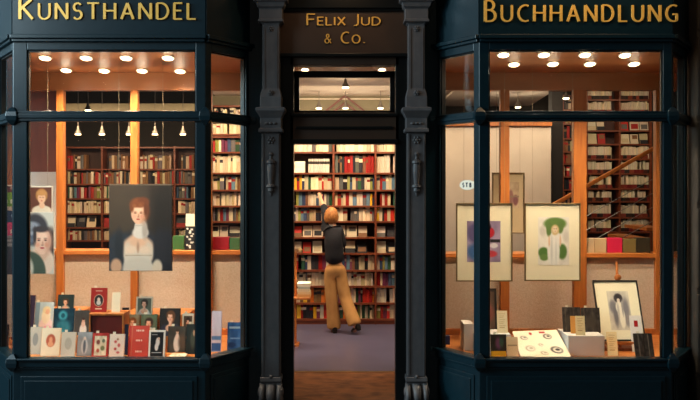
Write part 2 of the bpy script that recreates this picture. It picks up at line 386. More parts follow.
# ---------------------------------------------------------------- pilasters
def pilaster(name, cx):
    Yc = 7.62; s = Yc/F; root = struct(empty(name, (cx, Yc, -.1)))
    def ring(z, h, d): return [(cx-h, Yc-d, z), (cx+h, Yc-d, z), (cx+h, Yc+.22, z), (cx-h, Yc+.22, z)]
    def part(nm, prof, bev=.004):
        mb = MB(); mb.loft([ring(Z(y, Yc), h*s, d) for y, h, d in prof]); return mb.build(nm, 'iron', root, bevel=bev)
    part('capital', [(-20, 17, .07), (2, 17, .07), (3, 14.5, .05), (7, 13.5, .04), (9, 11.5, .02), (19, 11.5, .02), (19.5, 12.5, .03), (22, 12.5, .03), (22.5, 10, .0), (24, 8.5, 0)])
    part('upper_shaft', [(24, 8.3, 0), (88, 8.3, 0), (92, 9.5, .01), (97, 10.5, .02), (108, 10.5, .02)])
    part('middle_cornice', [(107, 11, .02), (108, 14.5, .06), (111, 14.5, .06), (114, 12.5, .04), (118, 10.5, .015), (128, 10.5, .015), (129, 12, .03), (132, 12, .03), (133, 9.5, 0)])
    part('lower_shaft', [(133, 9.2, 0), (377, 9.2, 0)])
    part('plinth', [(377, 10.5, .02), (381, 10.8, .025), (383, 9.5, .01), (410, 12, .03), (424, 14, .05), (460, 14, .05)])
    mb = MB()
    for dx in (-7.9, 7.1): mb.box(cx+dx*s, cx+(dx+.8)*s, Yc-.008, Yc, Z(375, Yc), Z(134, Yc))
    for dx in (-6.6, 5.8): mb.box(cx+dx*s, cx+(dx+.8)*s, Yc-.006, Yc, Z(90, Yc), Z(28, Yc))
    mb.build('edge_fillet', 'iron', root)
    # half-round baluster
    b = [(152, .8), (154, 2), (156, 1), (159, 1.2), (161, 4), (163, 4.2), (164, 2.8), (167, 3.4), (172, 3.4), (182, 2.4), (184, 2.2), (185, 4), (187, 4.2), (188, 2.4), (191, 2.8), (193, 1.2), (196, .6)]
    mb = MB(); mb.lathe((cx, Yc-.002, 0), [(r*s*1.1, Z(y, Yc)) for y, r in b][::-1], 12); mb.build('baluster_ornament', 'iron', root, smooth=False)
    mb = MB()
    for y in (140, 93, 29):
        c0 = (cx, Yc-.02 if y == 93 else Yc, Z(y, Yc)); r = 4.2*s if y == 140 else 3*s
        mb.ball(c0, r*.42, .02, r*.42)
        for k in range(6): mb.ball((c0[0]+r*.66*math.cos(k*math.pi/3), c0[1], c0[2]+r*.66*math.sin(k*math.pi/3)), r*.34, .014, r*.34, 5, 8)
    for dx in (-4, 0, 4): mb.ball((cx+dx*s, Yc-.012, Z(123.5, Yc)), 2.4*s, .02, 1.4*s)
    mb.build('rosette', 'iron', root, smooth=True)
    # triple volute at the foot
    mb = MB()
    for dx, w in ((-7.6, 4.6), (0, 7.4), (7.6, 4.6)):
        prof = [(383, .01), (386, .05), (390, .085), (395, .10), (399, .09), (403, .06), (409, .04), (413, .03)]
        x0, x1 = cx+(dx-w/2)*s*1.15, cx+(dx+w/2)*s*1.15
        rings = []
        for y, d in prof:
            z = Z(y, Yc); rings.append([(x0, Yc+.01, z), (x0, Yc-d*.6, z), (x0+(x1-x0)*.25, Yc-d, z), (x1-(x1-x0)*.25, Yc-d, z), (x1, Yc-d*.6, z), (x1, Yc+.01, z)])
        mb.loft(rings)
    for dx in (-12, 12):
        mb.ball((cx+dx*s*.92, Yc-.02, Z(391, Yc)), 1.9*s, .045, 5*s)
    mb.ball((cx, Yc-.012, Z(376.5, Yc)), 1.7*s, .02, 1.9*s)
    mb.build('volute', 'iron', root, smooth=True)
pilaster('trim_9', X(270.8, 7.62)); pilaster('trim_10', X(416.5, 7.62))

# ---------------------------------------------------------------- door case
d1 = struct(empty('door_1', (0, YF, -.1)))
yd = 7.76
def P2(mb, a, b, y0, y1, q0, q1): return mb.box(X(a, y0), X(b, y0), y0, y1, Z(q1, y0), Z(q0, y0))
mb = MB(); P2(mb, 276, 412, 7.74, 7.84, -40, 54); mb.build('fascia_board', 'fascia', d1)
mb = MB(); P2(mb, 280, 408, 7.70, 7.76, -6, 8); P2(mb, 280, 408, 7.72, 7.76, 8, 11); P2(mb, 280, 408, 7.715, 7.76, 53, 56.5); mb.build('fascia_moulding', 'black', d1, bevel=.005)
mb = MB(); P2(mb, 276, 293.5, yd, 7.9, 54, 440); mb.build('jamb', 'black', d1, bevel=.004)
mb = MB(); P2(mb, 395.5, 412, yd, 7.9, 54, 440); mb.build('jamb', 'black', d1, bevel=.004)
mb = MB(); P2(mb, 290, 399, yd, 7.9, 54, 65); P2(mb, 290, 399, yd, 7.9, 112.5, 144); mb.build('door_head', 'fascia', d1, bevel=.004)
mb = MB(); P2(mb, 291, 398, yd-.03, yd, 113, 116); P2(mb, 296, 393, yd-.02, yd, 126, 129); P2(mb, 291, 398, yd-.025, yd, 139, 143.5); mb.build('head_moulding', 'black', d1, bevel=.006)
# set-back fanlight frame
yt = 7.98
mb = MB(); P2(mb, 292, 299.3, yt, yt+.05, 71, 116); P2(mb, 390, 397, yt, yt+.05, 71, 116); P2(mb, 292, 397, yt, yt+.05, 71, 77.5); P2(mb, 292, 397, yt, yt+.05, 110.5, 116); mb.build('fanlight_frame', 'black', d1, bevel=.003)
mb = MB(); P2(mb, 298, 391, yt+.02, yt+.026, 76, 112); mb.build('fanlight_pane', 'glass', d1)
s3 = empty('shop_sign', (0, 7.73, 3.25)); tag(s3, 'small gilt lettering FELIX JUD & CO. above the doorway', 'sign')
ys = 7.742
def dl(t, a, b, base, hb, hs, big): line_of(t, X(a, ys), X(b, ys), Z(base, ys), hb, hs, .0125, ys, s3, big)
dl('FELIX', 307.3, 345, 25.3, .097, .070, (0,)); dl('JUD', 353.5, 380, 25.3, .097, .070, (0,))
dl('&', 325.0, 334.5, 43.3, .08, .076, (0,)); dl('CO.', 341.5, 364.5, 43.3, .097, .072, (0,))

# street behind the camera: dark house row opposite
sb = struct(empty('wall_opposite', (4, -6, -.1)))
MB().box(-1.2, 9, -6.6, -6, -.1, 9).build('house_wall', 'street', sb)
for i in range(3):
    for k in range(5):
        x = -.6+k*1.9; z = 1.0+i*2.6
        MB().box(x, x+.9, -6.0, -5.97, z, z+1.5).build('pane', 'streetglass', sb)

# ---------------------------------------------------------------- painted pictures (2D rasters laid on the print)
def raster(w, h, bg, ops, seed=0):
    yy, xx = np.mgrid[0:h+1, 0:w+1]; xx = xx/w; yy = yy/h
    im = np.zeros((h+1, w+1, 3)); im[:] = bg
    for op in ops:
        k = op[0]
        if k == 'e':
            _, cx, cy, rx, ry, col, soft = op[:7]; ang = R(op[7]) if len(op) > 7 else 0
            dx, dy = xx-cx, (yy-cy)
            if ang:
                ar = h/w; a, b = dx*math.cos(ang)+dy*ar*math.sin(ang), -dx*math.sin(ang)+dy*ar*math.cos(ang); dx, dy = a, b/ar
            d = np.sqrt((dx/rx)**2+(dy/ry)**2); m = np.clip((1-d)/max(soft, .01)+.5, 0, 1)
        elif k == 'r':
            _, x0, y0, x1, y1, col = op; m = ((xx >= x0) & (xx <= x1) & (yy >= y0) & (yy <= y1)).astype(float)
        elif k == 'n':      # mottling
            _, amt, sc = op; rg = np.random.RandomState(seed+3); a = rg.rand(sc+2, sc+2)
            u, v = xx*sc, yy*sc; i, j = u.astype(int), v.astype(int); fu, fv = u-i, v-j
            nz = a[j, i]*(1-fu)*(1-fv)+a[j, i+1]*fu*(1-fv)+a[j+1, i]*(1-fu)*fv+a[j+1, i+1]*fu*fv
            im += ((nz-.5)*amt)[..., None]; continue
        im = im*(1-m[..., None])+np.array(col, float)*m[..., None]
    return np.clip(im, 2, 250)
def picture(name, im, x0, x1, z0, z1, y, parent, m='canvas', local=True):
    """a printed sheet: grid with one colour per vertex, facing -y, plus a rim giving it thickness"""
    h, w = im.shape[0]-1, im.shape[1]-1
    vs = [(x0+(x1-x0)*i/w, y, z1-(z1-z0)*j/h) for j in range(h+1) for i in range(w+1)]
    fs = [(j*(w+1)+i, (j+1)*(w+1)+i, (j+1)*(w+1)+i+1, j*(w+1)+i+1) for j in range(h) for i in range(w)]
    org = Vector((0, 0, 0)) if local else ORG[parent.name]
    me = bpy.data.meshes.new(name); me.from_pydata([Vector(v)-org for v in vs], [], fs)
    at = me.color_attributes.new('Col', 'FLOAT_COLOR', 'POINT')
    c = im.reshape(-1, 3)/255; c = np.where(c <= .04045, c/12.92, ((c+.055)/1.055)**2.4)
    at.data.foreach_set('color', np.concatenate([c, np.ones((len(c), 1))], 1).astype(np.float32).ravel())
    me.materials.append(M[m]); o = bpy.data.objects.new(name, me); COL.objects.link(o); o.parent = parent
    return o
SK, SK2 = (222, 172, 142), (196, 138, 108)
def face(x, y, w, h, skin=SK, shade=SK2, ink=(46, 32, 28), lip=(176, 70, 62)):
    """x, y = middle of the face, w, h = half sizes"""
    return [('e', x, y, w, h, skin, .12), ('e', x, y+h*.42, w*.72, h*.66, skin, .14), ('e', x+w*.62, y+h*.1, w*.5, h*.8, shade, 1), ('e', x-w*.12, y, w*.72, h*.86, skin, .6),
      ('e', x, y-h*.30, w*.6, h*.34, tuple(min(246, c+14) for c in skin), .9),
      ('e', x-w*.42, y-h*.17, w*.24, h*.03, tuple((a+b)//2 for a, b in zip(ink, shade)), 1), ('e', x+w*.38, y-h*.17, w*.22, h*.03, tuple((a+b)//2 for a, b in zip(ink, shade)), 1), ('e', x-w*.42, y-h*.04, w*.22, h*.10, shade, 1), ('e', x+w*.38, y-h*.04, w*.22, h*.10, shade, 1),
      ('e', x-w*.42, y-h*.02, w*.14, h*.045, ink, .7), ('e', x+w*.38, y-h*.02, w*.13, h*.045, ink, .7),
      ('e', x+w*.04, y+h*.22, w*.10, h*.16, shade, 1), ('e', x, y+h*.36, w*.14, h*.05, tuple(int(c*.82) for c in shade), .8),
      ('e', x-w*.02, y+h*.58, w*.26, h*.075, lip, .5), ('e', x-w*.55, y+h*.32, w*.26, h*.18, (231, 166, 140), 1), ('e', x+w*.5, y+h*.32, w*.22, h*.18, (214, 148, 122), 1)]
def lady(bg, hair, dress, skin=SK, shade=SK2, cx=.5, fy=.3, s=1.0, shawl=None, low=.62, hat=None, turn=0):
    w, h = .13*s, .135*s; o = []
    if shawl: o += [('e', cx-.22*s, 1.0, .26*s, .42, shawl, .2), ('e', cx+.24*s, 1.0, .26*s, .42, shawl, .2)]
    o += [('e', cx+.02, fy-.03*s, .2*s, .18*s, hair, .3), ('e', cx+.07*s, fy+.05, .13*s, .16*s, hair, .4),
          ('e', cx, 1.06, .36*s, .42, dress, .15), ('e', cx, low+.04, .20*s, .12*s, skin, .25), ('e', cx+.02, fy+.2*s, .065*s, .16*s, shade, .2), ('e', cx-.01*s, fy+.2*s, .05*s, .15*s, skin, .4)]
    fx = cx+turn-.01
    o += face(fx, fy+.03*s, w, h, skin, shade)
    o += [('e', fx+.01, fy-.115*s, .14*s, .045*s, hair, .5), ('e', fx-.12*s, fy-.05*s, .03*s, .08*s, hair, .6), ('e', fx+.13*s, fy-.03*s, .035*s, .1*s, hair, .6)]
    if hat: o += [('e', cx+.02*s, fy-.12*s, .17*s, .07*s, hat, .3)]
    return o

# ---------------------------------------------------------------- big hanging pictures, first window
def hung_panel(nm, p, Y, im, label, thick=.02, cat='picture', edge='darkframe', top_wires=True, group=None):
    x0, x1, y0, y1 = p; a, b = X(x0, Y), X(x1, Y); z1, z0 = Z(y0, Y), Z(y1, Y)
    root = tag(empty(nm, ((a+b)/2, Y, z0)), label, cat, group); cx = (a+b)/2
    MB().box(a, b, Y, Y+thick, z0, z1).build('backing_board', edge, root, bevel=.002)
    picture('printed_face', im, a-cx+.003, b-cx-.003, .003, z1-z0-.003, -.0012, root)
    if top_wires:
        mb = MB()
        for x in (a+(b-a)*.15, b-(b-a)*.15): mb.tube((x, Y+thick/2, z1-.01), (x, Y+thick/2, 3.126), .0014, 5)
        mb.build('hanging_wire', 'wire', root)
    return root
big = raster(96, 132, (50, 42, 36), [('n', 14, 7), ('e', .15, .4, .4, .45, (66, 56, 46), 1), ('e', .88, .4, .2, .6, (32, 28, 26), .8), ('r', 0, 0, 1, .012, (90, 76, 60)),
   ('e', .48, .95, .46, .42, (38, 42, 52), .2), ('e', .12, .86, .2, .3, (42, 50, 62), .3), ('e', .90, .84, .2, .32, (28, 30, 38), .3), ('e', .2, .7, .18, .14, (44, 52, 62), .4),
   ('e', .49, .28, .13, .12, (112, 62, 36), .4), ('e', .55, .31, .10, .12, (98, 54, 34), .5), ('e', .44, .22, .1, .06, (124, 70, 42), .6), ('e', .55, .20, .09, .05, (106, 58, 36), .6),
   ('e', .46, .74, .26, .15, (216, 180, 154), .25), ('e', .35, .80, .13, .14, (212, 198, 180), .3), ('e', .58, .80, .13, .14, (208, 192, 174), .3), ('e', .46, .66, .14, .10, (222, 178, 148), .5),
   ('e', .45, .93, .22, .17, (206, 196, 182), .15), ('e', .47, .99, .26, .14, (200, 190, 176), .2), ('r', .26, .815, .68, .83, (176, 162, 144)), ('e', .35, .76, .11, .05, (230, 204, 180), .9), ('e', .57, .765, .11, .05, (226, 200, 176), .9), ('e', .46, .73, .02, .06, (178, 140, 116), 1),
   ('e', .16, .72, .07, .2, (36, 42, 50), .6), ('e', .80, .76, .09, .24, (32, 34, 42), .5), ('e', .11, .95, .09, .09, (200, 160, 130), .4), ('e', .77, .96, .08, .09, (206, 190, 168), .4),
   ('e', .50, .51, .10, .11, (206, 196, 186), .15), ('e', .50, .56, .13, .07, (216, 206, 196), .3), ('e', .57, .53, .045, .10, (172, 160, 150), .8), ('r', .41, .475, .58, .482, (180, 168, 156))]
   +face(.465, .335, .115, .118, (226, 178, 148), (190, 134, 104))
   +[('e', .47, .235, .13, .035, (122, 68, 40), .6), ('e', .36, .27, .035, .05, (116, 64, 38), .7), ('e', .585, .29, .03, .08, (98, 54, 34), .7), ('e', .40, .25, .03, .02, (140, 84, 50), .8), ('e', .5, .245, .03, .02, (134, 78, 46), .8)], 1)
hung_panel('portrait_panel', (109, 172, 184, 271), 7.95, big, 'large hanging portrait of a red-haired woman in a high white collar', .03)
ll = raster(56, 100, (200, 196, 186), [('n', 10, 5), ('e', .40, .28, .42, .26, (60, 58, 66), .25), ('e', .14, .38, .3, .16, (92, 102, 124), .4), ('e', .28, .22, .26, .07, (150, 158, 174), .6), ('e', .18, .34, .2, .04, (160, 168, 184), .7), ('e', .12, .46, .2, .05, (118, 126, 146), .7),
   ('e', .9, .5, .2, .24, (66, 52, 48), .5), ('e', .60, .80, .42, .24, (226, 196, 174), .2), ('e', .62, .66, .2, .14, (214, 172, 148), .5), ('e', .25, .98, .5, .34, (70, 84, 72), .1), ('e', .12, .92, .24, .2, (206, 204, 190), .3), ('e', .1, .76, .14, .08, (196, 190, 176), .5)]
   +face(.64, .46, .27, .21, (234, 190, 166), (204, 150, 128), (60, 46, 48), (190, 78, 84))+[('e', .60, .275, .26, .05, (62, 54, 58), .6), ('e', .40, .38, .05, .14, (60, 54, 58), .7)], 2)
hung_panel('portrait_panel', (22, 54, 212, 274), 7.85, ll, 'hanging portrait of a dark-haired woman with a blue headband, by the corner post', .012, edge='plinth', top_wires=False)
tt = raster(40, 40, (96, 56, 44), [('n', 14, 4), ('r', 0, 0, 1, .04, (208, 200, 186)), ('e', .66, .95, .34, .22, (214, 200, 180), .2), ('e', .66, .35, .2, .26, (176, 124, 74), .25), ('e', .66, .46, .13, .22, (224, 176, 144), .2), ('e', .66, .26, .17, .1, (188, 136, 80), .4), ('e', .61, .42, .03, .016, (70, 44, 34), .5), ('e', .71, .42, .03, .016, (70, 44, 34), .5), ('e', .66, .56, .035, .015, (180, 84, 70), .5), ('e', .67, .74, .1, .12, (222, 176, 146), .3)], 3)
hung_panel('portrait_panel', (22, 52, 186, 212.5), 7.88, tt, 'small hanging portrait of a blonde figure on brown above the headband portrait', .012, edge='plinth')

# ---------------------------------------------------------------- books in the displays
def disp_book(p, z_sup, col, label, im=None, tilt=9, thick=.02, tagp=True, nm='book', cat='book', Y=None, yaw=0, pages=True, group=None, margin=.004, rim=None):
    """a book standing face out; p = pixel box; its foot stands at height z_sup"""
    x0, x1, y0, y1 = p
    if Y is None: Y = (EYE-z_sup)*F/(y1-HY)
    s = Y/F; w = (x1-x0)*s; tilt = tilt*1.35; h = (y1-y0)*s/math.cos(R(tilt))
    root = tag(empty(nm, (X((x0+x1)/2, Y), Y, z_sup), (R(-tilt), 0, R(yaw))), label, cat, group)
    mb = MB(); mb.cur = rim or col
    mb.box(-w/2, w/2, 0, .003, 0, h); mb.box(-w/2, w/2, thick-.003, thick, 0, h); mb.box(-w/2, -w/2+.003, .003, thick-.003, 0, h)
    mb.build('cover', 'cover', root, local=True)
    if pages: MB().box(-w/2+.003, w/2-.003, .003, thick-.003, .003, h-.003).build('page_block', 'paper', root, local=True)
    if im is not None: picture('printed_front', im, -w/2+margin, w/2-margin, margin, h-margin, -.001, root, 'cover')
    if tagp:
        q = -.32
        MB().box(w*q, w*q+.024, thick*.4, thick*.4+.0015, h-.01, h+.020).build('price_tag', 'paper', root, local=True)
    return root
def oval(bg, ov, fig=None):
    return raster(24, 34, bg, [('n', 8, 3), ('e', .5, .45, .26, .24, ov, .15)]+([('e', .5, .42, .1, .11, fig, .4), ('e', .5, .58, .16, .1, fig, .4)] if fig else []))
# steps and box in window one
tag(MB().box(X(21, 7.9), X(88, 7.9), 7.84, 8.32, .5, .64).build('display_step', 'oakflat', bevel=.004), 'low oak display step under the portrait books by the corner post', 'display step')
tag(MB().box(X(34, 8.5), X(88, 8.5), 8.33, 8.62, .5, .80).build('display_step', 'oakflat', bevel=.004), 'taller oak display step at the fabric panel behind the blue portrait book', 'display step')
tag(MB().box(X(126, 7.9), X(197, 7.9), 7.86, 8.07, .5, .64).build('display_step', 'oakflat', bevel=.004), 'low oak display step behind the coral and black books', 'display step')
tag(MB().box(X(126, 8.2), X(190, 8.2), 8.08, 8.5, .5, .80).build('display_step', 'oakflat', bevel=.004), 'taller oak display step under the highest portrait book', 'display step')
bx = tag(empty('display_box', (X(106, 7.8), 7.9, .5)), 'open fronted dark red box with an orange rim carrying the red book', 'display box')
Yb = 7.72; xa, xb = X(89, Yb), X(123.5, Yb); zt = Z(313.5, Yb)
MB().box(xa, xb, Yb, Yb+.22, zt-.018, zt).build('top', 'oak', bx, bevel=.002)
MB().box(xa, xa+.012, Yb, Yb+.22, .5, zt-.018).build('side_panel', 'oak', bx)
MB().box(xb-.012, xb, Yb, Yb+.22, .5, zt-.018).build('side_panel', 'oak', bx)
MB().box(xa+.012, xb-.012, Yb+.02, Yb+.21, .5, zt-.018).build('back_panel', 'redbox', bx)
G1 = [
 ((26, 33, 296, 333), .64, (58, 44, 70), 'dark purple book half hidden by the corner post', None, 9),
 ((30.5, 52, 303, 330), .64, (176, 196, 206), 'pale blue book with a lady in a white bonnet', raster(30, 38, (186, 204, 212), [('n', 16, 4), ('r', 0, 0, .35, 1, (120, 150, 170)), ('e', .7, .85, .34, .3, (236, 214, 214), .2), ('e', .68, .5, .22, .28, (238, 226, 200), .25), ('e', .7, .28, .2, .14, (230, 214, 170), .3), ('e', .74, .34, .1, .1, (230, 180, 150), .3), ('e', .8, .95, .2, .1, (226, 160, 176), .4)]), 10),
 ((57, 73, 295, 311), .80, (30, 48, 50), 'dark green portrait book, topmost beside the oak post', raster(22, 24, (34, 50, 50), lady(0, (70, 50, 36), (150, 150, 140), fy=.42, low=.8)), 10),
 ((52.5, 73.5, 309, 333.5), .64, (14, 52, 72), 'dark teal book with a glowing blue head', raster(30, 34, (14, 54, 74), [('n', 20, 6), ('e', .45, .28, .22, .2, (70, 170, 190), .5), ('e', .45, .28, .1, .1, (20, 90, 110), .5), ('e', .5, .75, .35, .3, (44, 120, 140), .6), ('e', .3, .95, .2, .1, (90, 170, 180), .5), ('n', 26, 9)]), 8),
 ((73.8, 88.3, 311, 335), .64, (66, 62, 58), 'grey book with a seated lady in white', raster(22, 34, (70, 66, 62), [('n', 18, 4), ('e', .62, .8, .26, .25, (222, 210, 200), .2), ('e', .62, .55, .14, .14, (214, 180, 160), .3), ('e', .62, .4, .11, .08, (210, 164, 136), .2), ('e', .62, .34, .12, .05, (60, 40, 32), .4)]), 8),
 ((28.5, 40, 328, 354.5), .5, (184, 174, 158), 'grey beige book with a small grey oval, beside the corner post', oval((186, 176, 160), (140, 138, 132)), 10),
 ((40.2, 59, 329, 356), .5, (226, 208, 178), 'cream book with a red oval portrait', oval((228, 210, 180), (172, 84, 58), (216, 150, 110)), 10),
 ((60, 74.5, 333, 358), .5, (190, 182, 166), 'plain greyish cream book between the oval portrait books', oval((194, 186, 170), (168, 162, 148)), 10),
 ((76.5, 91, 333, 356), .5, (126, 134, 138), 'grey blue book with a standing pale figure', raster(20, 30, (140, 146, 150), [('n', 30, 5), ('e', .5, .6, .24, .34, (196, 200, 202), .3), ('e', .5, .6, .1, .3, (90, 98, 110), .5), ('e', .5, .25, .1, .08, (206, 190, 176), .3)]), 10),
 ((91.5, 107.5, 334, 358.5), .5, (166, 44, 34), 'red bordered book with a flowered centre', raster(24, 34, (168, 46, 36), [('r', .12, .1, .9, .9, (206, 190, 160)), ('n', 60, 9), ('e', .35, .35, .12, .1, (120, 60, 50), .4), ('e', .65, .6, .14, .1, (110, 110, 70), .4), ('e', .35, .7, .1, .08, (170, 70, 50), .4), ('e', .7, .3, .1, .08, (90, 100, 80), .4)]), 10),
 ((108.5, 123.5, 335, 359), .5, (224, 206, 190), 'cream book with loose red flower sprays', raster(24, 34, (226, 208, 192), [('e', .4, .3, .1, .06, (190, 80, 80), .5), ('e', .65, .45, .1, .08, (190, 90, 90), .5), ('e', .4, .6, .1, .06, (180, 70, 70), .5), ('e', .6, .75, .12, .05, (190, 90, 90), .5), ('e', .55, .2, .08, .05, (150, 110, 90), .5)]), 10),
 ((127.5, 147.5, 327, 357.5), .5, (190, 66, 52), 'coral red book with three lines of white lettering', raster(40, 56, (192, 68, 54), [('r', 0, 0, .06, 1, (170, 52, 42)), ('r', .14, 0, .17, 1, (206, 120, 90))]+[('r', .36+.09*k, y, .41+.09*k, y+.05, (236, 206, 190)) for y, n in ((.12, 5), (.44, 4), (.80, 4)) for k in range(n)]), 11),
 ((148, 164.5, 331, 358.5), .5, (226, 222, 214), 'black book with a white border and one pale bending figure', raster(30, 46, (228, 224, 216), [('r', .08, .06, .93, .95, (18, 18, 20)), ('e', .55, .42, .13, .16, (214, 204, 196), .3), ('e', .48, .6, .12, .14, (220, 210, 204), .3), ('e', .62, .3, .07, .05, (200, 170, 150), .3), ('r', .2, .8, .8, .82, (190, 190, 190)), ('r', .15, .14, .5, .16, (160, 160, 160))]), 9),
 ((167.2, 185.3, 327, 352.5), .5, (54, 50, 44), 'dark book with a lady in a long white gown', raster(26, 38, (62, 58, 50), [('n', 24, 5), ('e', .52, .66, .2, .34, (214, 200, 186), .25), ('e', .52, .4, .1, .14, (220, 190, 170), .3), ('e', .52, .22, .08, .06, (216, 170, 140), .3), ('e', .52, .16, .1, .05, (60, 40, 30), .4), ('e', .8, .6, .2, .3, (90, 70, 54), .8)]), 9),
 ((185.6, 197, 325, 354), .5, (34, 42, 40), 'dark green book at the end of the front row', raster(20, 30, (36, 44, 42), [('e', .6, .5, .25, .3, (70, 76, 66), .6), ('e', .7, .3, .1, .1, (190, 150, 120), .4)]), 9),
 ((135.5, 152, 297, 315), .80, (208, 200, 176), 'highest portrait book with a pale frame and a dark-haired lady', raster(30, 34, (208, 200, 176), [('r', .08, .06, .95, .95, (92, 96, 80))]+lady(0, (56, 40, 30), (226, 216, 200), cx=.5, fy=.36, s=1.1, low=.76)), 9),
 ((124, 138.5, 315, 334), .64, (128, 118, 96), 'portrait book with a ginger-haired lady facing away', raster(26, 34, (130, 122, 100), lady(0, (140, 84, 48), (180, 170, 160), cx=.55, fy=.4, s=1.3, low=.86)), 9),
 ((140, 156.5, 315, 334), .64, (70, 86, 66), 'green portrait book with a curly dark-haired lady', raster(26, 34, (84, 100, 78), lady(0, (50, 36, 28), (190, 196, 186), cx=.5, fy=.42, s=1.3, low=.86)), 9),
 ((159, 179.5, 309, 336), .64, (34, 30, 30), 'large dark portrait book with a lady in dark silk', raster(36, 46, (36, 32, 30), lady(0, (96, 60, 36), (52, 56, 76), cx=.52, fy=.3, s=1.15, shawl=(44, 46, 62), low=.68)), 8),
 ((181.7, 193.3, 314, 333), .64, (222, 210, 186), 'cream framed portrait book beside the large dark one', raster(24, 32, (222, 210, 186), [('r', .12, .1, .9, .9, (84, 70, 56))]+lady(0, (46, 32, 26), (210, 198, 180), cx=.5, fy=.42, s=1.1, low=.8)), 9),
 ((121.5, 128, 308, 334), .64, (26, 26, 30), 'small black book behind the box and the ginger portrait', None, 5),
 ((123.8, 127.2, 325, 355), .5, (28, 34, 60), 'thin dark blue book showing beside the coral one', None, 6),
]
for p, z, c_, lb, im, tl in G1: disp_book(p, z, c_, lb, im, tl, tagp=(p[1]-p[0] > 11))
disp_book((90.3, 106.3, 289.5, 313.5), zt, (156, 34, 26), 'red book with a black oval portrait standing on the box', raster(30, 44, (158, 36, 28), [('e', .5, .52, .32, .26, (214, 180, 150), .06), ('e', .5, .52, .29, .235, (40, 34, 34), .1), ('e', .5, .48, .1, .08, (216, 190, 170), .3), ('e', .5, .62, .15, .1, (200, 190, 180), .3), ('r', .3, .1, .7, .13, (230, 200, 170)), ('r', .3, .86, .7, .89, (230, 200, 170))]), 6, Y=7.80)
disp_book((111.5, 120, 294, 313.5), zt, (232, 216, 184), 'plain cream card standing on the box', None, 6, .004, False, 'display_card', 'card', Y=7.80, pages=False)
disp_book((164.4, 168.4, 343, 356), .5, (176, 40, 34), 'tiny red booklet between the black book and the gowned lady', None, 6, .006, False, Y=7.9)
# leaflet lying in front
lf = tag(empty('leaflet', (X(177, 7.62), 7.66, .5)), 'white leaflet with blue marks lying flat at the front', 'leaflet')
mb = MB(); mb.add([(-.08, -.05, .002), (.07, -.05, .002), (.075, .06, .012), (-.06, .06, .012), (-.08, -.05, .0), (.07, -.05, .0), (.075, .06, .0), (-.06, .06, .0)], [(0, 1, 2, 3), (7, 6, 5, 4), (0, 4, 5, 1), (1, 5, 6, 2), (2, 6, 7, 3), (3, 7, 4, 0)])
mb.build('sheet', 'paper', lf, local=True)
mb = MB(); mb.cur = (40, 80, 110)
for x in (-.022, .012): mb.lathe((x, 0, .0075), [(.009, 0), (.009, .0012)], 8)
mb.build('printed_marks', 'cover', lf, local=True)
# side-pane books and poster
def pane_stripes(cols): return raster(20, 40, cols[0], [('r', 0, i/len(cols), 1, (i+1)/len(cols), c) for i, c in enumerate(cols)])
disp_book((211, 221, 312, 352), .5, (196, 186, 204), 'tall lilac white book with a blue foot behind the narrow pane', raster(16, 40, (206, 196, 210), [('r', 0, .62, 1, .72, (90, 130, 180)), ('r', 0, .8, 1, .98, (50, 90, 150)), ('n', 16, 5)]), 7, tagp=False)
disp_book((227, 241.5, 323, 351), .5, (44, 86, 140), 'blue streaked book behind the narrow pane', raster(24, 40, (44, 88, 142), [('n', 50, 6), ('r', .1, .15, .9, .2, (150, 180, 200)), ('r', .2, .55, .9, .58, (120, 150, 190)), ('e', .3, .8, .3, .1, (20, 50, 96), .5)]), 7)
po = tag(empty('exhibition_poster', (-3.36, 8.30, .62)), 'tall poster with green and pink bands behind the bay side pane', 'poster')
MB().box(-3.70, -3.12, 8.30, 8.312, .6, 2.0).build('backing_board', 'plinth', po)
MB().box(-3.46, -3.26, 8.23, 8.39, .5, .6).build('foot', 'plinth', po)
rows = [(186, 193, (96, 40, 48)), (193, 207, (110, 150, 40)), (207, 211, (206, 180, 170)), (211, 223, (52, 66, 104)), (223, 236, (206, 70, 120)), (236, 238, (150, 156, 166)), (238, 240, (110, 112, 124)), (240, 242, (170, 176, 186)), (242, 244, (110, 112, 124)), (244, 247, (160, 166, 176)), (247, 275, (74, 72, 88)), (275, 337, (214, 206, 200))]
ops = [('r', 0, (a-186)/(337-186), 1, (b-186)/(337-186), c) for a, b, c in rows]
for k in range(9):
    for y in (199.5, 230): ops.append(('r', .06+k*.105, (y-186)/151, .12+k*.105, (y+3.5-186)/151, (226, 226, 214)))
ops += [('e', .93, (188-186)/151, .03, .012, (200, 170, 170), .5), ('e', .94, 30/151, .03, .012, (170, 190, 220), .5)]
picture('printed_face', raster(64, 151, (200, 200, 200), ops), -.338, .238, Z(337, 8.30)-.62, Z(186, 8.30)-.62, -.0015, po)
disp_book((-6, 8, 325, 348), .5, (52, 20, 14), 'dark book with an orange foot behind the far side pane', raster(20, 24, (44, 18, 14), [('e', .7, .7, .3, .3, (220, 120, 50), .5), ('r', .1, .1, .9, .14, (180, 150, 120))]), 6, tagp=False)
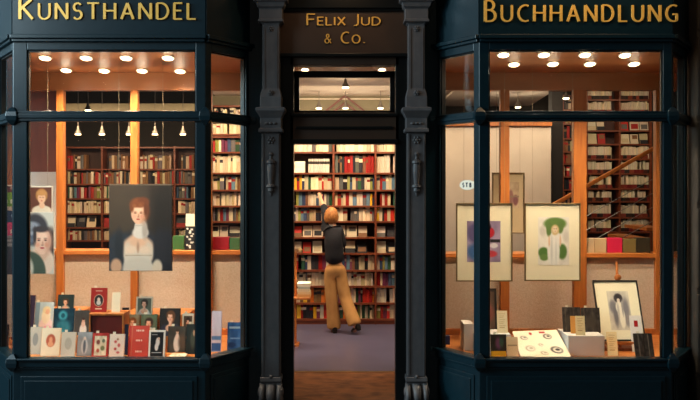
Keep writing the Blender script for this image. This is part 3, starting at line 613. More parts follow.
# things on the ledge behind window one
zl1 = Z(250.5, YP)
for p, c_, lb in (((172.5, 184, 236, 251), (56, 96, 52), 'green box on the ledge beside the monochrome catalogues'), ((212.5, 229, 237, 251), (168, 34, 48), 'dark red box on the ledge behind the narrow pane'), ((229.6, 239.5, 238, 251), (70, 108, 70), 'sage green box on the ledge next to the dark red one')):
    Y = YP+.1; mb = MB(); mb.cur = c_; mb.box(X(p[0], Y), X(p[1], Y), Y, Y+.09, zl1, Z(p[2], Y)); b = mb.build('storage_box', 'cover', bevel=.003)
    tag(b, lb, 'box')
bwim = raster(16, 44, (20, 20, 24), [('r', 0, 0, 1, .36, (214, 204, 178))]+[('r', .1+.3*(k % 3), .4+.075*k, .3+.3*(k % 3), .44+.075*k, (220, 214, 200)) for k in range(8)]+[('r', .55-.2*(k % 2), .42+.09*k, .8-.2*(k % 2), .47+.09*k, (200, 196, 186)) for k in range(6)])
disp_book((184.8, 195, 214, 250.5), zl1, (30, 30, 34), 'tall monochrome catalogue on the ledge beside the green box', bwim, 5, .02, False, Y=YP+.08)
disp_book((240.2, 247, 214, 250.5), zl1, (30, 30, 34), 'second monochrome catalogue on the ledge behind the narrow pane', bwim, 5, .02, False, Y=YP+.08)

# ---------------------------------------------------------------- second window display
b1 = empty('display_plinth', ((X(566, 7.65)+X(605, 7.65))/2, 7.82, .5)); tag(b1, 'large white plinth carrying two dark books', 'plinth')
zp = Z(336, 7.65)
MB().box(X(568.5, 7.65), X(605, 7.65), 7.66, 8.05, .5, zp).build('block', 'plinth', b1, bevel=.004)
b2 = empty('display_plinth', (X(497, 7.8), 7.95, .5)); tag(b2, 'small white plinth by the corner post, under the cream card', 'plinth')
zq = Z(334.5, 7.72)
MB().box(X(477, 7.72), X(511, 7.72), 7.72, 8.15, .5, zq).build('block', 'plinth', b2, bevel=.004)
b3 = tag(MB().box(X(463, 7.94), X(473, 7.94), 7.9, 8.12, .5, Z(323, 7.94)).build('display_carton', 'plinth', bevel=.004), 'white carton standing behind the narrow side pane', 'carton')
mb = MB(); mb.cur = (34, 44, 84); Y = 8.2; mb.box(X(443, Y), X(450, Y), Y, Y+.06, .5, Z(336, Y))
tag(mb.build('ink_box', 'cover', bevel=.003), 'small dark blue box on the oak floor behind the narrow side pane', 'box')
dk = lambda sd: raster(30, 40, (58, 50, 44), [('n', 46, 9), ('r', .12, .0, .16, 1, (96, 84, 70)), ('r', .34, 0, .37, 1, (40, 34, 30)), ('r', .6, 0, .63, 1, (92, 80, 66)), ('r', .82, 0, .86, 1, (42, 36, 30)), ('e', .5, .6, .3, .3, (70, 60, 50), .8)], sd)
disp_book((563.7, 581.6, 311, 335), zp, (60, 52, 46), 'brown streaked book on the plinth, beside the open sheet', dk(1), 10, Y=7.86)
disp_book((582.4, 601, 311.5, 335), zp, (60, 52, 46), 'brown streaked book on the plinth, nearer the easel', dk(2), 10, Y=7.86)
disp_book((571, 576.5, 319, 336), zp, (214, 150, 74), 'narrow orange card leaning on the plinth', None, 8, .005, False, 'display_card', 'card', Y=7.78, pages=False)
disp_book((576, 585.5, 318.5, 337.5), zp, (236, 208, 150), 'cream lettered card leaning on the plinth edge', raster(20, 40, (238, 212, 156), [('r', .2, .12+.09*k, .8-.1*(k % 3), .145+.09*k, (190, 150, 100)) for k in range(8)]), 8, .005, False, 'display_card', 'card', Y=7.68, pages=False)
disp_book((608, 618.5, 333, 356), .5, (236, 208, 150), 'cream lettered card standing before the easel', raster(20, 40, (238, 214, 160), [('r', .2, .12+.09*k, .8-.1*(k % 3), .145+.09*k, (196, 156, 104)) for k in range(8)]), 12, .005, False, 'display_card', 'card', pages=False)
disp_book((632.5, 644.5, 317, 352), .5, (230, 222, 212), 'white card with a red square seal by the easel', raster(20, 50, (232, 226, 218), [('r', .34, .14, .68, .3, (170, 24, 26))]), 12, .006, False, 'display_card', 'card', pages=False)
disp_book((636.5, 655, 335, 359), .5, (44, 38, 34), 'black streaked book in front of the red sealed card', raster(30, 40, (44, 38, 34), [('n', 50, 9), ('r', .2, .0, .24, 1, (90, 84, 76)), ('r', .5, 0, .56, 1, (26, 22, 20)), ('r', .75, 0, .79, 1, (110, 104, 94))], 4), 16)
disp_book((497.5, 508, 309.5, 331), zq, (238, 216, 170), 'cream lettered card standing on the small plinth', raster(20, 40, (240, 220, 176), [('r', .2, .12+.09*k, .8-.1*(k % 3), .145+.09*k, (206, 174, 124)) for k in range(8)]), 10, .005, False, 'display_card', 'card', Y=7.80, pages=False)
disp_book((482, 497.5, 291, 331), zq, (50, 42, 34), 'dark framed small picture standing on the small plinth', raster(20, 50, (84, 66, 54), [('r', 0, 0, 1, .06, (40, 34, 28)), ('r', .88, 0, 1, 1, (40, 34, 28)), ('e', .55, .6, .3, .2, (120, 70, 60), .6), ('n', 20, 4)]), 8, .02, False, 'small_picture', 'picture', Y=8.0, pages=False)
disp_book((491, 506.8, 335, 359.5), .5, (60, 46, 30), 'dark and yellow book standing before the small plinth', raster(30, 44, (48, 38, 26), [('n', 20, 5), ('e', .5, .35, .2, .25, (110, 60, 80), .8), ('e', .7, .3, .15, .2, (60, 80, 60), .8), ('r', 0, .66, 1, 1, (206, 150, 30))]), 6)
disp_book((507.5, 519, 338, 359), .5, (214, 190, 150), 'cream open booklet with a line of grey text', raster(30, 30, (220, 198, 160), [('r', .05+.1*k, .36, .11+.1*k, .42, (120, 104, 84)) for k in range(9)]), 14, .01, False)
# large printed sheet lying on a slope
os_ = tag(empty('print_folder', (1.75, 7.75, .5)), 'large open white folder of small prints lying on a slope', 'folder')
q = [px(522, 360.5, 7.56), px(573, 360.5, 7.56), px(556.5, 330.5, 7.95), px(512.5, 332, 7.95)]
mb = MB(); dn = Vector((0, 0, -.008)); mb.add([p for p in q]+[p+dn for p in q], [(0, 1, 2, 3), (7, 6, 5, 4), (0, 4, 5, 1), (1, 5, 6, 2), (2, 6, 7, 3), (3, 7, 4, 0)]); mb.build('sheet', 'paper', os_)
mb = MB(); e = [p+dn for p in q]; mb.add([e[0], e[1], e[2], e[3]]+[Vector((p.x, p.y, .5)) for p in e], [(0, 1, 2, 3), (7, 6, 5, 4), (0, 4, 5, 1), (1, 5, 6, 2), (2, 6, 7, 3), (3, 7, 4, 0)]); mb.build('sloping_support', 'oak', os_)
ops = [('n', 8, 6), ('r', .34, .08, .40, .14, (170, 50, 44)), ('r', .36, .06, .39, .16, (170, 50, 44)), ('r', .58, .05, .7, .10, (176, 56, 48))]
for (u, v, a, b, d) in ((.2, .25, .08, .07, 0), (.72, .22, .09, .09, 1), (.25, .62, .1, .1, 2), (.5, .5, .05, .05, 2), (.78, .68, .12, .11, 3), (.5, .78, .08, .06, 2)):
    c1 = [(120, 114, 106), (70, 66, 58), (170, 156, 130), (40, 36, 34)][d]
    ops += [('e', u, v, a, b, c1, .35, 25), ('e', u+.01, v, a*.75, b*.75, (226, 214, 190), .4, 25), ('e', u+.02, v-.01, a*.4, b*.35, c1, .6)]
im = raster(60, 60, (240, 226, 196), ops); h, w = im.shape[0]-1, im.shape[1]-1
vs = []; up = Vector((0, 0, .007)); o0 = ORG[os_.name]
for j in range(h+1):
    for i in range(w+1):
        a = q[3].lerp(q[2], i/w); b = q[0].lerp(q[1], i/w); vs.append(a.lerp(b, j/h)+up-o0)
me = bpy.data.meshes.new('printed_face'); me.from_pydata(vs, [], [(j*(w+1)+i, (j+1)*(w+1)+i, (j+1)*(w+1)+i+1, j*(w+1)+i+1) for j in range(h) for i in range(w)])
at = me.color_attributes.new('Col', 'FLOAT_COLOR', 'POINT'); cc = im.reshape(-1, 3)/255; cc = np.where(cc <= .04045, cc/12.92, ((cc+.055)/1.055)**2.4)
at.data.foreach_set('color', np.concatenate([cc, np.ones((len(cc), 1))], 1).astype(np.float32).ravel()); me.materials.append(M['canvas'])
o = bpy.data.objects.new('printed_face', me); COL.objects.link(o); o.parent = os_

def framed(nm, p, Y, im, label, fr=.9, mat_px=None, tilt=0, wires=True, zs=None, cat='picture', frm='frame', base=(232, 222, 190)):
    """glazed frame: rails, mount board, print inside the mount (mat_px = pixel box of the print)"""
    x0, x1, y0, y1 = p; s = Y/F; cx = X((x0+x1)/2, Y); w = (x1-x0)*s; z0 = Z(y1, Y) if zs is None else zs
    h = (y1-y0)*s/math.cos(R(tilt)) if zs is None else zs_h
    root = tag(empty(nm, (cx, Y, z0), (R(-tilt), 0, 0)), label, cat)
    f = fr*s*1.5
    mb = MB(); mb.box(-w/2, -w/2+f, -.012, .012, 0, h); mb.box(w/2-f, w/2, -.012, .012, 0, h); mb.box(-w/2+f, w/2-f, -.012, .012, 0, f); mb.box(-w/2+f, w/2-f, -.012, .012, h-f, h)
    mb.build('picture_frame', frm, root, local=True, bevel=.002)
    mb = MB(); mb.cur = base; mb.box(-w/2+f, w/2-f, 0, .01, f, h-f); mb.build('mount_board', 'canvas', root, local=True)
    m = mat_px; k = h/((y1-y0)*s)
    a = (m[0]-(x0+x1)/2)*s; b = (m[1]-(x0+x1)/2)*s; c = (y1-m[3])*s*k; d = (y1-m[2])*s*k
    picture('print', im, a, b, c, d, -.0015, root)
    if wires:
        mb = MB()
        for x in (-w*.36, w*.36): mb.tube((x, 0, h-.01), (x, 0, 3.126-z0), .0014, 5)
        mb.build('hanging_wire', 'wire', root, local=True)
    return root
girl = raster(60, 84, (220, 214, 202), [('n', 22, 12), ('e', .55, .14, .36, .13, (92, 122, 60), .3), ('e', .36, .25, .1, .16, (90, 116, 60), .4), ('e', .72, .22, .10, .12, (90, 116, 60), .4), ('e', .18, .74, .17, .11, (80, 116, 52), .35), ('e', .2, .84, .14, .07, (98, 130, 64), .4), ('e', .78, .72, .15, .16, (80, 112, 52), .35),
   ('e', .5, .70, .2, .36, (222, 220, 212), .2), ('e', .53, .44, .14, .14, (224, 220, 212), .25), ('e', .55, .27, .13, .11, (196, 172, 124), .3), ('e', .55, .26, .08, .07, (216, 192, 160), .3), ('e', .52, .245, .014, .01, (110, 90, 70), .5), ('e', .59, .245, .014, .01, (110, 90, 70), .5), ('e', .555, .295, .02, .008, (180, 110, 90), .5), ('e', .36, .5, .03, .12, (214, 180, 150), .5), ('e', .72, .5, .03, .12, (214, 180, 150), .5), ('e', .44, .66, .03, .3, (196, 196, 190), .9), ('e', .58, .72, .02, .25, (200, 200, 194), .9), ('e', .15, .3, .1, .1, (198, 190, 178), .8), ('e', .9, .4, .1, .12, (200, 192, 180), .8)], 5)
framed('framed_print', (524.5, 580.5, 203, 281), 8.3, girl, 'framed print of a fair child in white amid green foliage', mat_px=(538, 569, 217, 265))
abs_ = raster(50, 64, (150, 132, 160), [('n', 50, 6), ('e', .3, .3, .3, .25, (90, 80, 120), .4), ('e', .62, .28, .2, .14, (176, 30, 44), .2), ('e', .6, .14, .12, .1, (50, 40, 50), .3), ('r', .7, .45, .98, .52, (30, 30, 36)), ('e', .8, .6, .12, .06, (220, 216, 220), .2), ('e', .3, .75, .3, .2, (60, 100, 150), .5), ('e', .7, .8, .2, .08, (190, 60, 70), .4), ('e', .45, .62, .06, .12, (40, 40, 60), .3)], 6)
framed('framed_print', (456, 512.5, 203, 281.5), 8.3, abs_, 'framed purple and red figure print partly behind the corner post', mat_px=(467, 500.5, 221, 262))
sm = raster(30, 40, (176, 156, 128), [('n', 40, 7), ('e', .4, .6, .2, .3, (140, 100, 96), .4), ('e', .75, .7, .18, .2, (120, 80, 84), .4), ('r', 0, .55, 1, .58, (130, 112, 96))], 8)
framed('framed_print', (492, 524.5, 172.5, 233.5), 9.25, sm, 'small muted framed print hanging behind the oak post', mat_px=(505, 519, 182, 208), frm='frame', base=(186, 168, 134))
zs_h = math.hypot(.52, .25)
nd = raster(60, 84, (206, 198, 178), [('n', 30, 12), ('e', .5, .5, .46, .46, (170, 164, 156), .8), ('e', .5, .18, .2, .12, (54, 50, 54), .3), ('e', .2, .4, .14, .16, (120, 116, 120), .7), ('e', .8, .45, .14, .26, (124, 120, 124), .7), ('e', .3, .6, .1, .3, (110, 106, 110), .7), ('e', .8, .75, .1, .16, (130, 126, 128), .7),
   ('e', .5, .24, .07, .06, (206, 196, 180), .3), ('e', .5, .42, .16, .15, (222, 214, 196), .25), ('e', .58, .68, .13, .28, (224, 216, 198), .25), ('e', .44, .5, .05, .2, (180, 174, 164), .7), ('e', .64, .44, .04, .2, (150, 146, 144), .7), ('e', .5, .14, .12, .05, (40, 36, 40), .4)], 9)
framed('framed_drawing', (600, 646, 281, 341.5), 7.9, nd, 'framed charcoal drawing of a dark-haired figure leaning on the easel', mat_px=(613, 635, 292, 331), tilt=25.7, wires=False, zs=Z(341, 7.9), frm='darkframe')
# tabletop easel
ea = tag(empty('tabletop_easel', (X(622, 7.9), 7.95, .5)), 'small oak tabletop easel holding the charcoal drawing', 'easel')
xe = X(621, 7.95); ze = Z(341, 7.9)
MB().box(X(605, 7.9), X(637, 7.9), 7.86, 7.94, ze-.03, ze-.002).build('ledge', 'oak', ea, bevel=.003)
mb = MB(); mb.tube((xe, 7.97, .51), (X(616.5, 8.26), 8.26, Z(262, 8.26)), .013, 8); mb.build('mast', 'oak', ea)
mb = MB(); mb.ball((X(617.2, 8.2), 8.18, Z(277.5, 8.18)), .035, .02, .03); mb.build('clamp', 'oak', ea, smooth=True)
for xx in (606, 636):
    mb = MB(); mb.obox((X(xx, 7.9)-.01, 7.90, .5), (.02, 0, 0), (0, .03, 0), (0, .1, ze-.03-.5+.02)); mb.build('leg', 'oak', ea, bevel=.003)
MB().box(X(604, 7.9), X(638, 7.9), 7.89, 7.925, .5, .525).build('foot_bar', 'oak', ea, bevel=.003)
mb = MB(); mb.tube((xe, 8.30, .505), (X(617.5, 8.2), 8.23, 1.05), .009, 6); mb.build('rear_leg', 'oak', ea)
# boxes on the second ledge
zl2 = Z(253.5, YP)
for p, c_, lb in (((588, 594, 238.5), (206, 186, 150), 'slim cream box on the second ledge by the oak post'), ((594.5, 606.5, 238.5), (190, 166, 128), 'pale brown box on the second ledge next to the pink one'), ((607.3, 622.5, 238), (196, 36, 74), 'bright pink red box on the second ledge'), ((623, 636, 239), (120, 104, 60), 'olive brown box on the second ledge'), ((636.6, 650.5, 238), (50, 46, 34), 'blackish olive box at the end of the second ledge')):
    Y = YP+.1; mb = MB(); mb.cur = c_; mb.box(X(p[0], Y), X(p[1], Y), Y, Y+.10, zl2, Z(p[2], Y)); tag(mb.build('storage_box', 'cover', bevel=.003), lb, 'box')
# oval sticker on the narrow pane
p0, p1 = Vector((RD[0], RD[1], 0)), Vector((RC[0], RC[1], 0)); L = (p1-p0).length; u = (p1-p0)/L; n = Vector((-u.y, u.x, 0)); n = n if n.y > 0 else -n
st = tag(empty('oval_sticker', (p0+u*(L-.075-.115)+n*.026+Vector((0, 0, Z(185, 7.4))))), 'white oval sticker with three dark letters inside the narrow pane', 'sticker')
st.rotation_euler = (0, 0, math.atan2(u.y, u.x))
mb = MB(); mb.cur = (246, 226, 200); k = 28
mb.loft([[(.105*math.cos(2*math.pi*i/k), y, .042*math.sin(2*math.pi*i/k)) for i in range(k)] for y in (0, .003)]); mb.build('label', 'cover', st, local=True)
M['ink'] = mat('dark ink', (44, 30, 34), .6, noise=(40, 26, 30), scale=(9, 9, 9))
for ch, x in (('S', -.062), ('T', -.018), ('B', .034)): letter(ch, x, -.017, .034, .011, 1, -.0004, .001).build('letter', 'ink', st, local=True)

# ---------------------------------------------------------------- recessed downlights
def spot(loc, power, ang=120, r=.04, col=WARM, blend=.8):
    l = bpy.data.lights.new('lamp', 'SPOT'); l.energy = power; l.spot_size = R(ang); l.spot_blend = blend; l.shadow_soft_size = r; l.color = col
    o = bpy.data.objects.new('lamp', l); COL.objects.link(o); o.location = loc; return o
HC = 1.126
def downlight(xp, yp, power, label, r=.047, HC=HC):
    Y = HC*F/(HY-yp); c = (X(xp, Y), Y, EYE+HC)
    root = tag(empty('recessed_downlight', c), label, 'ceiling light', None)
    mb = MB(); k = 20
    ring = lambda rr, z: [(rr*math.cos(2*math.pi*i/k), rr*math.sin(2*math.pi*i/k), z) for i in range(k)]
    T = Matrix.Translation((0, 0, -.019)) @ Matrix.Rotation(R(-16), 4, 'X'); mb.loft([ring(r*1.25, .006), ring(r*1.25, .0), ring(r*1.0, -.002), ring(r*.98, .004)]); mb.v = [T @ v for v in mb.v]; mb.build('trim_ring', 'plinth', root, local=True)
    mb = MB(); mb.loft([ring(r*.97, -.005), ring(r*.97, .0)]); mb.v = [T @ v for v in mb.v]; mb.build('lamp_face', 'bulb', root, local=True)
    l = spot((0, 0, -.05), power); l.parent = root; l.rotation_euler = (R(8), 0, 0)
    g_ = bpy.data.lights.new('lamp', 'POINT'); g_.energy = power*.012; g_.color = WARM; g_.shadow_soft_size = .03  # extra point light, added to brighten the ceiling around the fitting
    g_ = bpy.data.objects.new('lamp', g_); COL.objects.link(g_); g_.location = (0, 0, -.14); g_.parent = root
PW = 95
ordn = ['first', 'second', 'third', 'fourth']
downlight(-20, 60.3, 120, 'round downlight added out of view to brighten the striped poster beyond the first bay')  # unseen extra lamp, added to light the poster
for x, w in ((305, 'first'), (382, 'second')): downlight(x, 67.8, 7, 'tiny added fill downlight in the entrance ceiling above the fanlight, %s of two' % w, .035, 1.14)  # lamps added in place of reflected lights, to brighten the passage ceiling
for i, (x, y) in enumerate(((45, 56), (86, 56), (126, 56), (168, 56))): downlight(x, y, PW, 'round downlight, %s along the street side row of the first display ceiling' % ordn[i])
for i, (x, y) in enumerate(((66, 68.5), (104, 69), (142, 69), (180, 69.5))): downlight(x, y, PW, 'round downlight, %s along the inner row of the first display ceiling' % ordn[i])
for i, (x, y) in enumerate(((503.5, 52.8), (544, 52.8), (585, 52.8), (625, 53.2))): downlight(x, y, PW*.5, 'round downlight, %s along the street side row of the second display ceiling' % ordn[i])
for i, (x, y) in enumerate(((514, 62.5), (553, 62), (590, 62), (634, 62))): downlight(x, y, PW*.5, 'round downlight, %s along the inner row of the second display ceiling' % ordn[i])

# ---------------------------------------------------------------- pendant lamps in the hall
def pendant(xp, y0, y1, Y, ztop, label, power=3, group=None):
    z0 = Z(y1, Y); z1 = Z(y0, Y); r = .045
    root = tag(empty('pendant_lamp', (X(xp, Y), Y, z0)), label, 'pendant lamp', group); h = z1-z0
    MB().lathe((0, 0, 0), [(r, 0), (r*.92, h*.2), (r*.45, h*.6), (r*.3, h)], 16).build('lamp_shade', 'lampgrey', root, local=True)
    MB().lathe((0, 0, 0), [(r*.86, -.012), (r*.9, .001)], 16).build('bulb', 'bulb', root, local=True)
    MB().tube((0, 0, h), (0, 0, ztop-z0), .004, 6).build('cord', 'lampgrey', root, local=True)
    if power:
        l = bpy.data.lights.new('lamp', 'POINT'); l.energy = power; l.color = WARM; l.shadow_soft_size = .04
        l = bpy.data.objects.new('lamp', l); COL.objects.link(l); l.location = (0, 0, -.07); l.parent = root
pendant(345.5, 79, 87, 10.6, 3.31, 'pendant lamp hanging highest above the doorway hall', 5)
for x, w in ((319, 'nearest the first pilaster'), (345.5, 'under the meeting beams'), (380.5, 'nearest the second pilaster')):
    pendant(x, 101, 108, 12.2, 3.31, 'small pendant lamp seen through the fanlight, '+w, 5)
pendant(88, 103, 110, 12.0, 3.6, 'pendant lamp just above the first window transom', 3)
for x, w in ((78, 'near the oak post'), (102, 'second from the oak post'), (129, 'beside the middle oak post'), (155, 'above the portrait of the high collar'), (183, 'close to the corner post')):
    pendant(x, 126, 134, 12.3, 3.6, 'small pendant lamp before the dark wall, '+w, 3)
pendant(518, 98, 107, 12.2, 3.6, 'pendant lamp hanging below the pale ceiling of the side hall', 8)
pendant(566, 93, 98, 11.2, 3.6, 'wide pendant lamp beside the narrow bookcase', 6)

# ---------------------------------------------------------------- bookcases
stuff = MB(); indiv = []
def book_mesh(mb, x0, x1, yf, d, z0, h, col, band=None):
    """a bound book seen from its rounded spine; colour bands across the spine"""
    w = x1-x0; b = min(.006, w*.25)
    poly = [(x0, yf+b), (x0+w*.2, yf+b*.3), (x0+w*.5, yf), (x1-w*.2, yf+b*.3), (x1, yf+b), (x1, yf+d), (x0, yf+d)]
    segs = [(0, h, col)] if not band else [(0, h*.62, col), (h*.62, h*.82, band), (h*.82, h, col)]
    for a, c, q_ in segs:
        mb.cur = q_; mb.prism(poly, z0+a, z0+c)
NAMES = [((228, 208, 174), 'cream'), ((204, 190, 168), 'off white'), ((190, 172, 140), 'beige'), ((150, 30, 26), 'dark red'), ((190, 44, 34), 'red'), ((34, 34, 40), 'black'), ((50, 66, 96), 'dark blue'),
         ((92, 120, 140), 'grey blue'), ((40, 80, 56), 'dark green'), ((140, 140, 70), 'olive'), ((224, 176, 48), 'yellow'), ((214, 120, 44), 'orange'), ((120, 84, 56), 'brown'), ((96, 92, 90), 'grey'), ((110, 50, 76), 'plum')]
PAL = {'pale': [0, 0, 1, 1, 2, 2, 13], 'mix': [0, 1, 2, 3, 5, 6, 7, 8, 9, 12, 13, 13, 14, 1], 'rich': [0, 1, 2, 3, 4, 6, 7, 10, 8, 13, 1, 2], 'warm': [11, 11, 11, 2, 12, 10], 'multi': [3, 4, 8, 10, 11, 0, 1, 5, 14, 2, 9], 'dull': [12, 2, 13, 5, 12, 2, 1, 3], 'white': [1, 1, 1, 0], 'dark': [12, 5, 13, 3]}
def jitter(c, a=14):
    k = random.uniform(-a, a); return tuple(int(max(4, min(246, v+k+random.uniform(-5, 5)))) for v in c)
ORD = 'first second third fourth fifth sixth seventh eighth ninth tenth eleventh twelfth thirteenth fourteenth fifteenth sixteenth seventeenth eighteenth nineteenth twentieth'.split()
SKIP = {}
def fill(x0, x1, zb, hmax, yf, pal, sect, shelf, keep, wmean=.040, style='spine', depth=.16):
    """one shelf of one section; keep = candidate for individual books"""
    x = x0+.006; n = 0
    while x < x1-.02:
        if style == 'face':
            w = random.uniform(.115, .15)
            if x+w > x1-.004: break
            i = random.choice([0, 1, 1, 1, 4, 3, 5, 2]); col = jitter(NAMES[i][0]); h = hmax*random.uniform(.78, .9)
            n += 1; rec = ('face', x, x+w, yf-.0, zb, h, col, NAMES[random.choice([3, 12, 13, 5, 2])][0], NAMES[i][1], sect, shelf, n)
            x += w+random.uniform(.012, .03)
        else:
            w = wmean*random.uniform(.6, 1.45)
            if x+w > x1-.006: w = x1-.006-x
            if w < .016: break
            i = random.choice(PAL[pal]); col = jitter(NAMES[i][0]); h = hmax*random.uniform(.80, .98)
            if random.random() < .05: x += random.uniform(.02, .05); 
            if x+w > x1-.004: break
            band = jitter(NAMES[random.choice([0, 3, 5, 12, 1])][0]) if random.random() < .35 and pal != 'white' else None
            n += 1; rec = ('spine', x, x+w, yf+random.uniform(0, .02), zb, h, col, band, NAMES[i][1], sect, shelf, n)
            x += w+.0015
        if keep: indiv.append(rec)
        else: put(stuff, rec, depth)
def put(mb, r, depth=.16):
    if r[0] == 'face':
        _, a, b, yf, z, h, col, fig = r[:8]; t = .05
        mb.cur = col; mb.add([(a, yf, z), (b, yf, z), (b, yf+t, z+h), (a, yf+t, z+h), (a, yf+.025, z), (b, yf+.025, z), (b, yf+t+.025, z+h), (a, yf+t+.025, z+h)], [(0, 1, 2, 3), (7, 6, 5, 4), (0, 4, 5, 1), (1, 5, 6, 2), (2, 6, 7, 3), (3, 7, 4, 0)])
        w = b-a; sd_ = int(a*997) % 3; u0, u1, v0, v1 = [(a+w*.12, b-w*.12, .12, .55), (a, b, .0, .38), (a+w*.25, b-w*.1, .5, .9)][sd_]; e = .0015
        mb.cur = fig; mb.add([(u0, yf+t*v0-e, z+h*v0), (u1, yf+t*v0-e, z+h*v0), (u1, yf+t*v1-e, z+h*v1), (u0, yf+t*v1-e, z+h*v1)], [(0, 1, 2, 3)])
    else:
        _, a, b, yf, z, h, col, band = r[:8]; book_mesh(mb, a, b, yf, depth, z, h, col, band)
def bookcase(label, x_div, shelf_px, ys, yf, depth, zbase=0.0, plinth_px=None):
    """uprights at x_div, boards whose front edge middle falls on shelf_px at scale plane ys"""
    root = tag(empty('bookcase', ((x_div[0]+x_div[-1])/2, yf+depth/2, zbase)), label, 'bookcase')
    zt = Z(shelf_px[0], ys)+.02; t = .012
    for x in x_div: MB().box(x-.014, x+.014, yf, yf+depth, zbase, zt).build('upright', 'shelf', root)
    MB().box(x_div[0], x_div[-1], yf+depth-.015, yf+depth, zbase, zt).build('back_panel', 'shelfdark', root)
    for k, y in enumerate(shelf_px):
        z = Z(y, ys); MB().box(x_div[0]+.014, x_div[-1]-.014, yf+.004, yf+depth-.016, z-t, z+t).build('shelf_board', 'shelf', root)
    return root, [Z(y, ys)+t for y in shelf_px]
# --- central case behind the door
YC = 12.52
cd_px = [137, 152.6, 173.5, 190.5, 206.5, 222, 238, 254, 271, 287, 304, 320]
xd = [-.165+.604*k for k in range(-3, 3)]
case, zs_ = bookcase('wide red brown bookcase filling the hall wall behind the doorway', xd, cd_px, YC, YC, .28)
MB().box(xd[0], xd[-1], YC+.02, YC+.26, 0, Z(320, YC)-.012).build('kick_board', 'shelf', case)
SECT = ['outer section behind the narrow pane', 'inner section behind the narrow pane', 'first doorway section', 'middle doorway section', 'last doorway section']
look = {1: 'pale', 2: 'white', 3: 'mix', 4: 'rich', 5: 'pale', 8: 'mix', 9: 'pale', 10: 'mix', 11: 'multi'}
spec = {(2, 1): 'pale', (3, 1): 'pale', (3, 2): 'dark', (4, 3): 'rich', (2, 4): 'mix', (2, 5): 'mix', (4, 5): 'multi', (3, 8): 'mix', (2, 9): 'pale', (4, 9): 'mix', (2, 10): 'warm', (3, 10): 'multi', (4, 10): 'white', (3, 3): 'mix', (2, 3): 'rich'}
for sct in range(5):
    for k in range(1, 12):
        zb = zs_[k]; hm = zs_[k-1]-.024-zb
        st_ = 'face' if k in (6, 7) else 'spine'
        if k in (6, 7): hm *= .92
        vis = sct >= 2
        if sct == 2 and k == 2: continue
        xa_, xb_ = xd[sct]+.014, xd[sct+1]-.014
        if sct == 4: xb_ = min(xb_, .86)
        pal_ = spec.get((sct, k), look.get(k, 'mix')) if sct >= 2 else ['pale', 'mix', 'pale', 'mix'][k % 4]
        fill(xa_, xb_, zb, hm, YC+.01+.05, pal_, sct, k, vis, .041 if k not in (1,) else .052, st_)
random.seed(5)
_, zex = bookcase('upper bookcase unit stacked over the part seen through the narrow pane', xd[:3], [106, 121, 134.5], YC, YC, .28, zs_[0]+.001)
for sct in range(2):
    for k in (1, 2): fill(xd[sct]+.014, xd[sct+1]-.014, zex[k], zex[k-1]-.024-zex[k], YC+.05, 'pale', sct, k, False)
# special shelf: lying pile and a white set
zb = zs_[2]; xa_ = xd[2]+.03
for j in range(5):
    indiv.append(('lying', xa_, xa_+.16, YC+.05, zb+j*.033, .032, jitter((232, 222, 204), 8), None, 'off white', 2, 2, j+1))
for j in range(9):
    indiv.append(('spine', xa_+.21+j*.034, xa_+.21+j*.034+.031, YC+.06, zb, .20, jitter((206, 198, 184), 10), (50, 44, 40), 'white and black', 2, 2, j+6))
# --- case behind window one, and behind window two
xl = [-4.386+.57*k for k in range(5)]; YL = 13.7
casel, zl_ = bookcase('dark bookcase in the hall behind the first window', xl, [147.5, 169.5, 184.5, 199, 214, 228, 241, 254], YL, YL, .28)
random.seed(11)
for sct in range(4):
    for k in range(1, 7):
        hm = min(zl_[k-1]-.024-zl_[k], .23)
        a, b = xl[sct]+.014, xl[sct+1]-.014
        if k == 1: a, b = a+.08*(sct % 2), a+.30+.1*(sct % 3)
        fill(a, b, zl_[k], hm, YL+.03, ['mix', 'dull', 'dull', 'mix', 'pale', 'dull', 'dull', 'dull'][k], sct, k, False, .035, 'face' if k == 5 else 'spine')
xr = [X(587, 14), X(620, 14), X(651, 14)]; YR = 14.0
caser, zr_ = bookcase('tall bookcase of journals behind the stair rail', xr, [72, 86.5, 100, 114, 131, 144.5, 159.5, 174, 189, 202, 218, 232.5, 247], YR, YR, .26)
for sct in range(2):
    for k in range(1, 12):
        hm = min(zr_[k-1]-.024-zr_[k], .22); a, b = xr[sct]+.014, xr[sct+1]-.014
        if sct == 0: b -= .10
        fill(a, b, zr_[k], hm, YR+.03, 'multi' if k in (4, 5) else 'white', sct, k, False, .028, 'face' if k in (4, 5) else 'spine')
        if k not in (4, 5):      # red and dark foot labels on the journal boxes
            x = a+.006
            while x < b-.03:
                stuff.cur = jitter(random.choice([(110, 30, 26), (60, 30, 26), (40, 30, 28), (130, 60, 40)])); w = random.uniform(.03, .09); stuff.box(x, min(x+w, b-.01), YR+.024, YR+.03, zr_[k]+.002, zr_[k]+.06); x += w+.002
xn = [X(563, 13.9), X(587, 13.9)-.03]
casen, zn_ = bookcase('narrow bookcase strip beside the oak post', xn, [96, 110, 124, 139, 152, 164, 177, 190, 204, 218, 232, 246], 13.9, 13.9, .28)
for k in range(1, 12):
    fill(xn[0]+.014, xn[1]-.014, zn_[k], min(zn_[k-1]-.024-zn_[k], .21), 13.93, 'dull', 0, k, False, .035, 'spine')
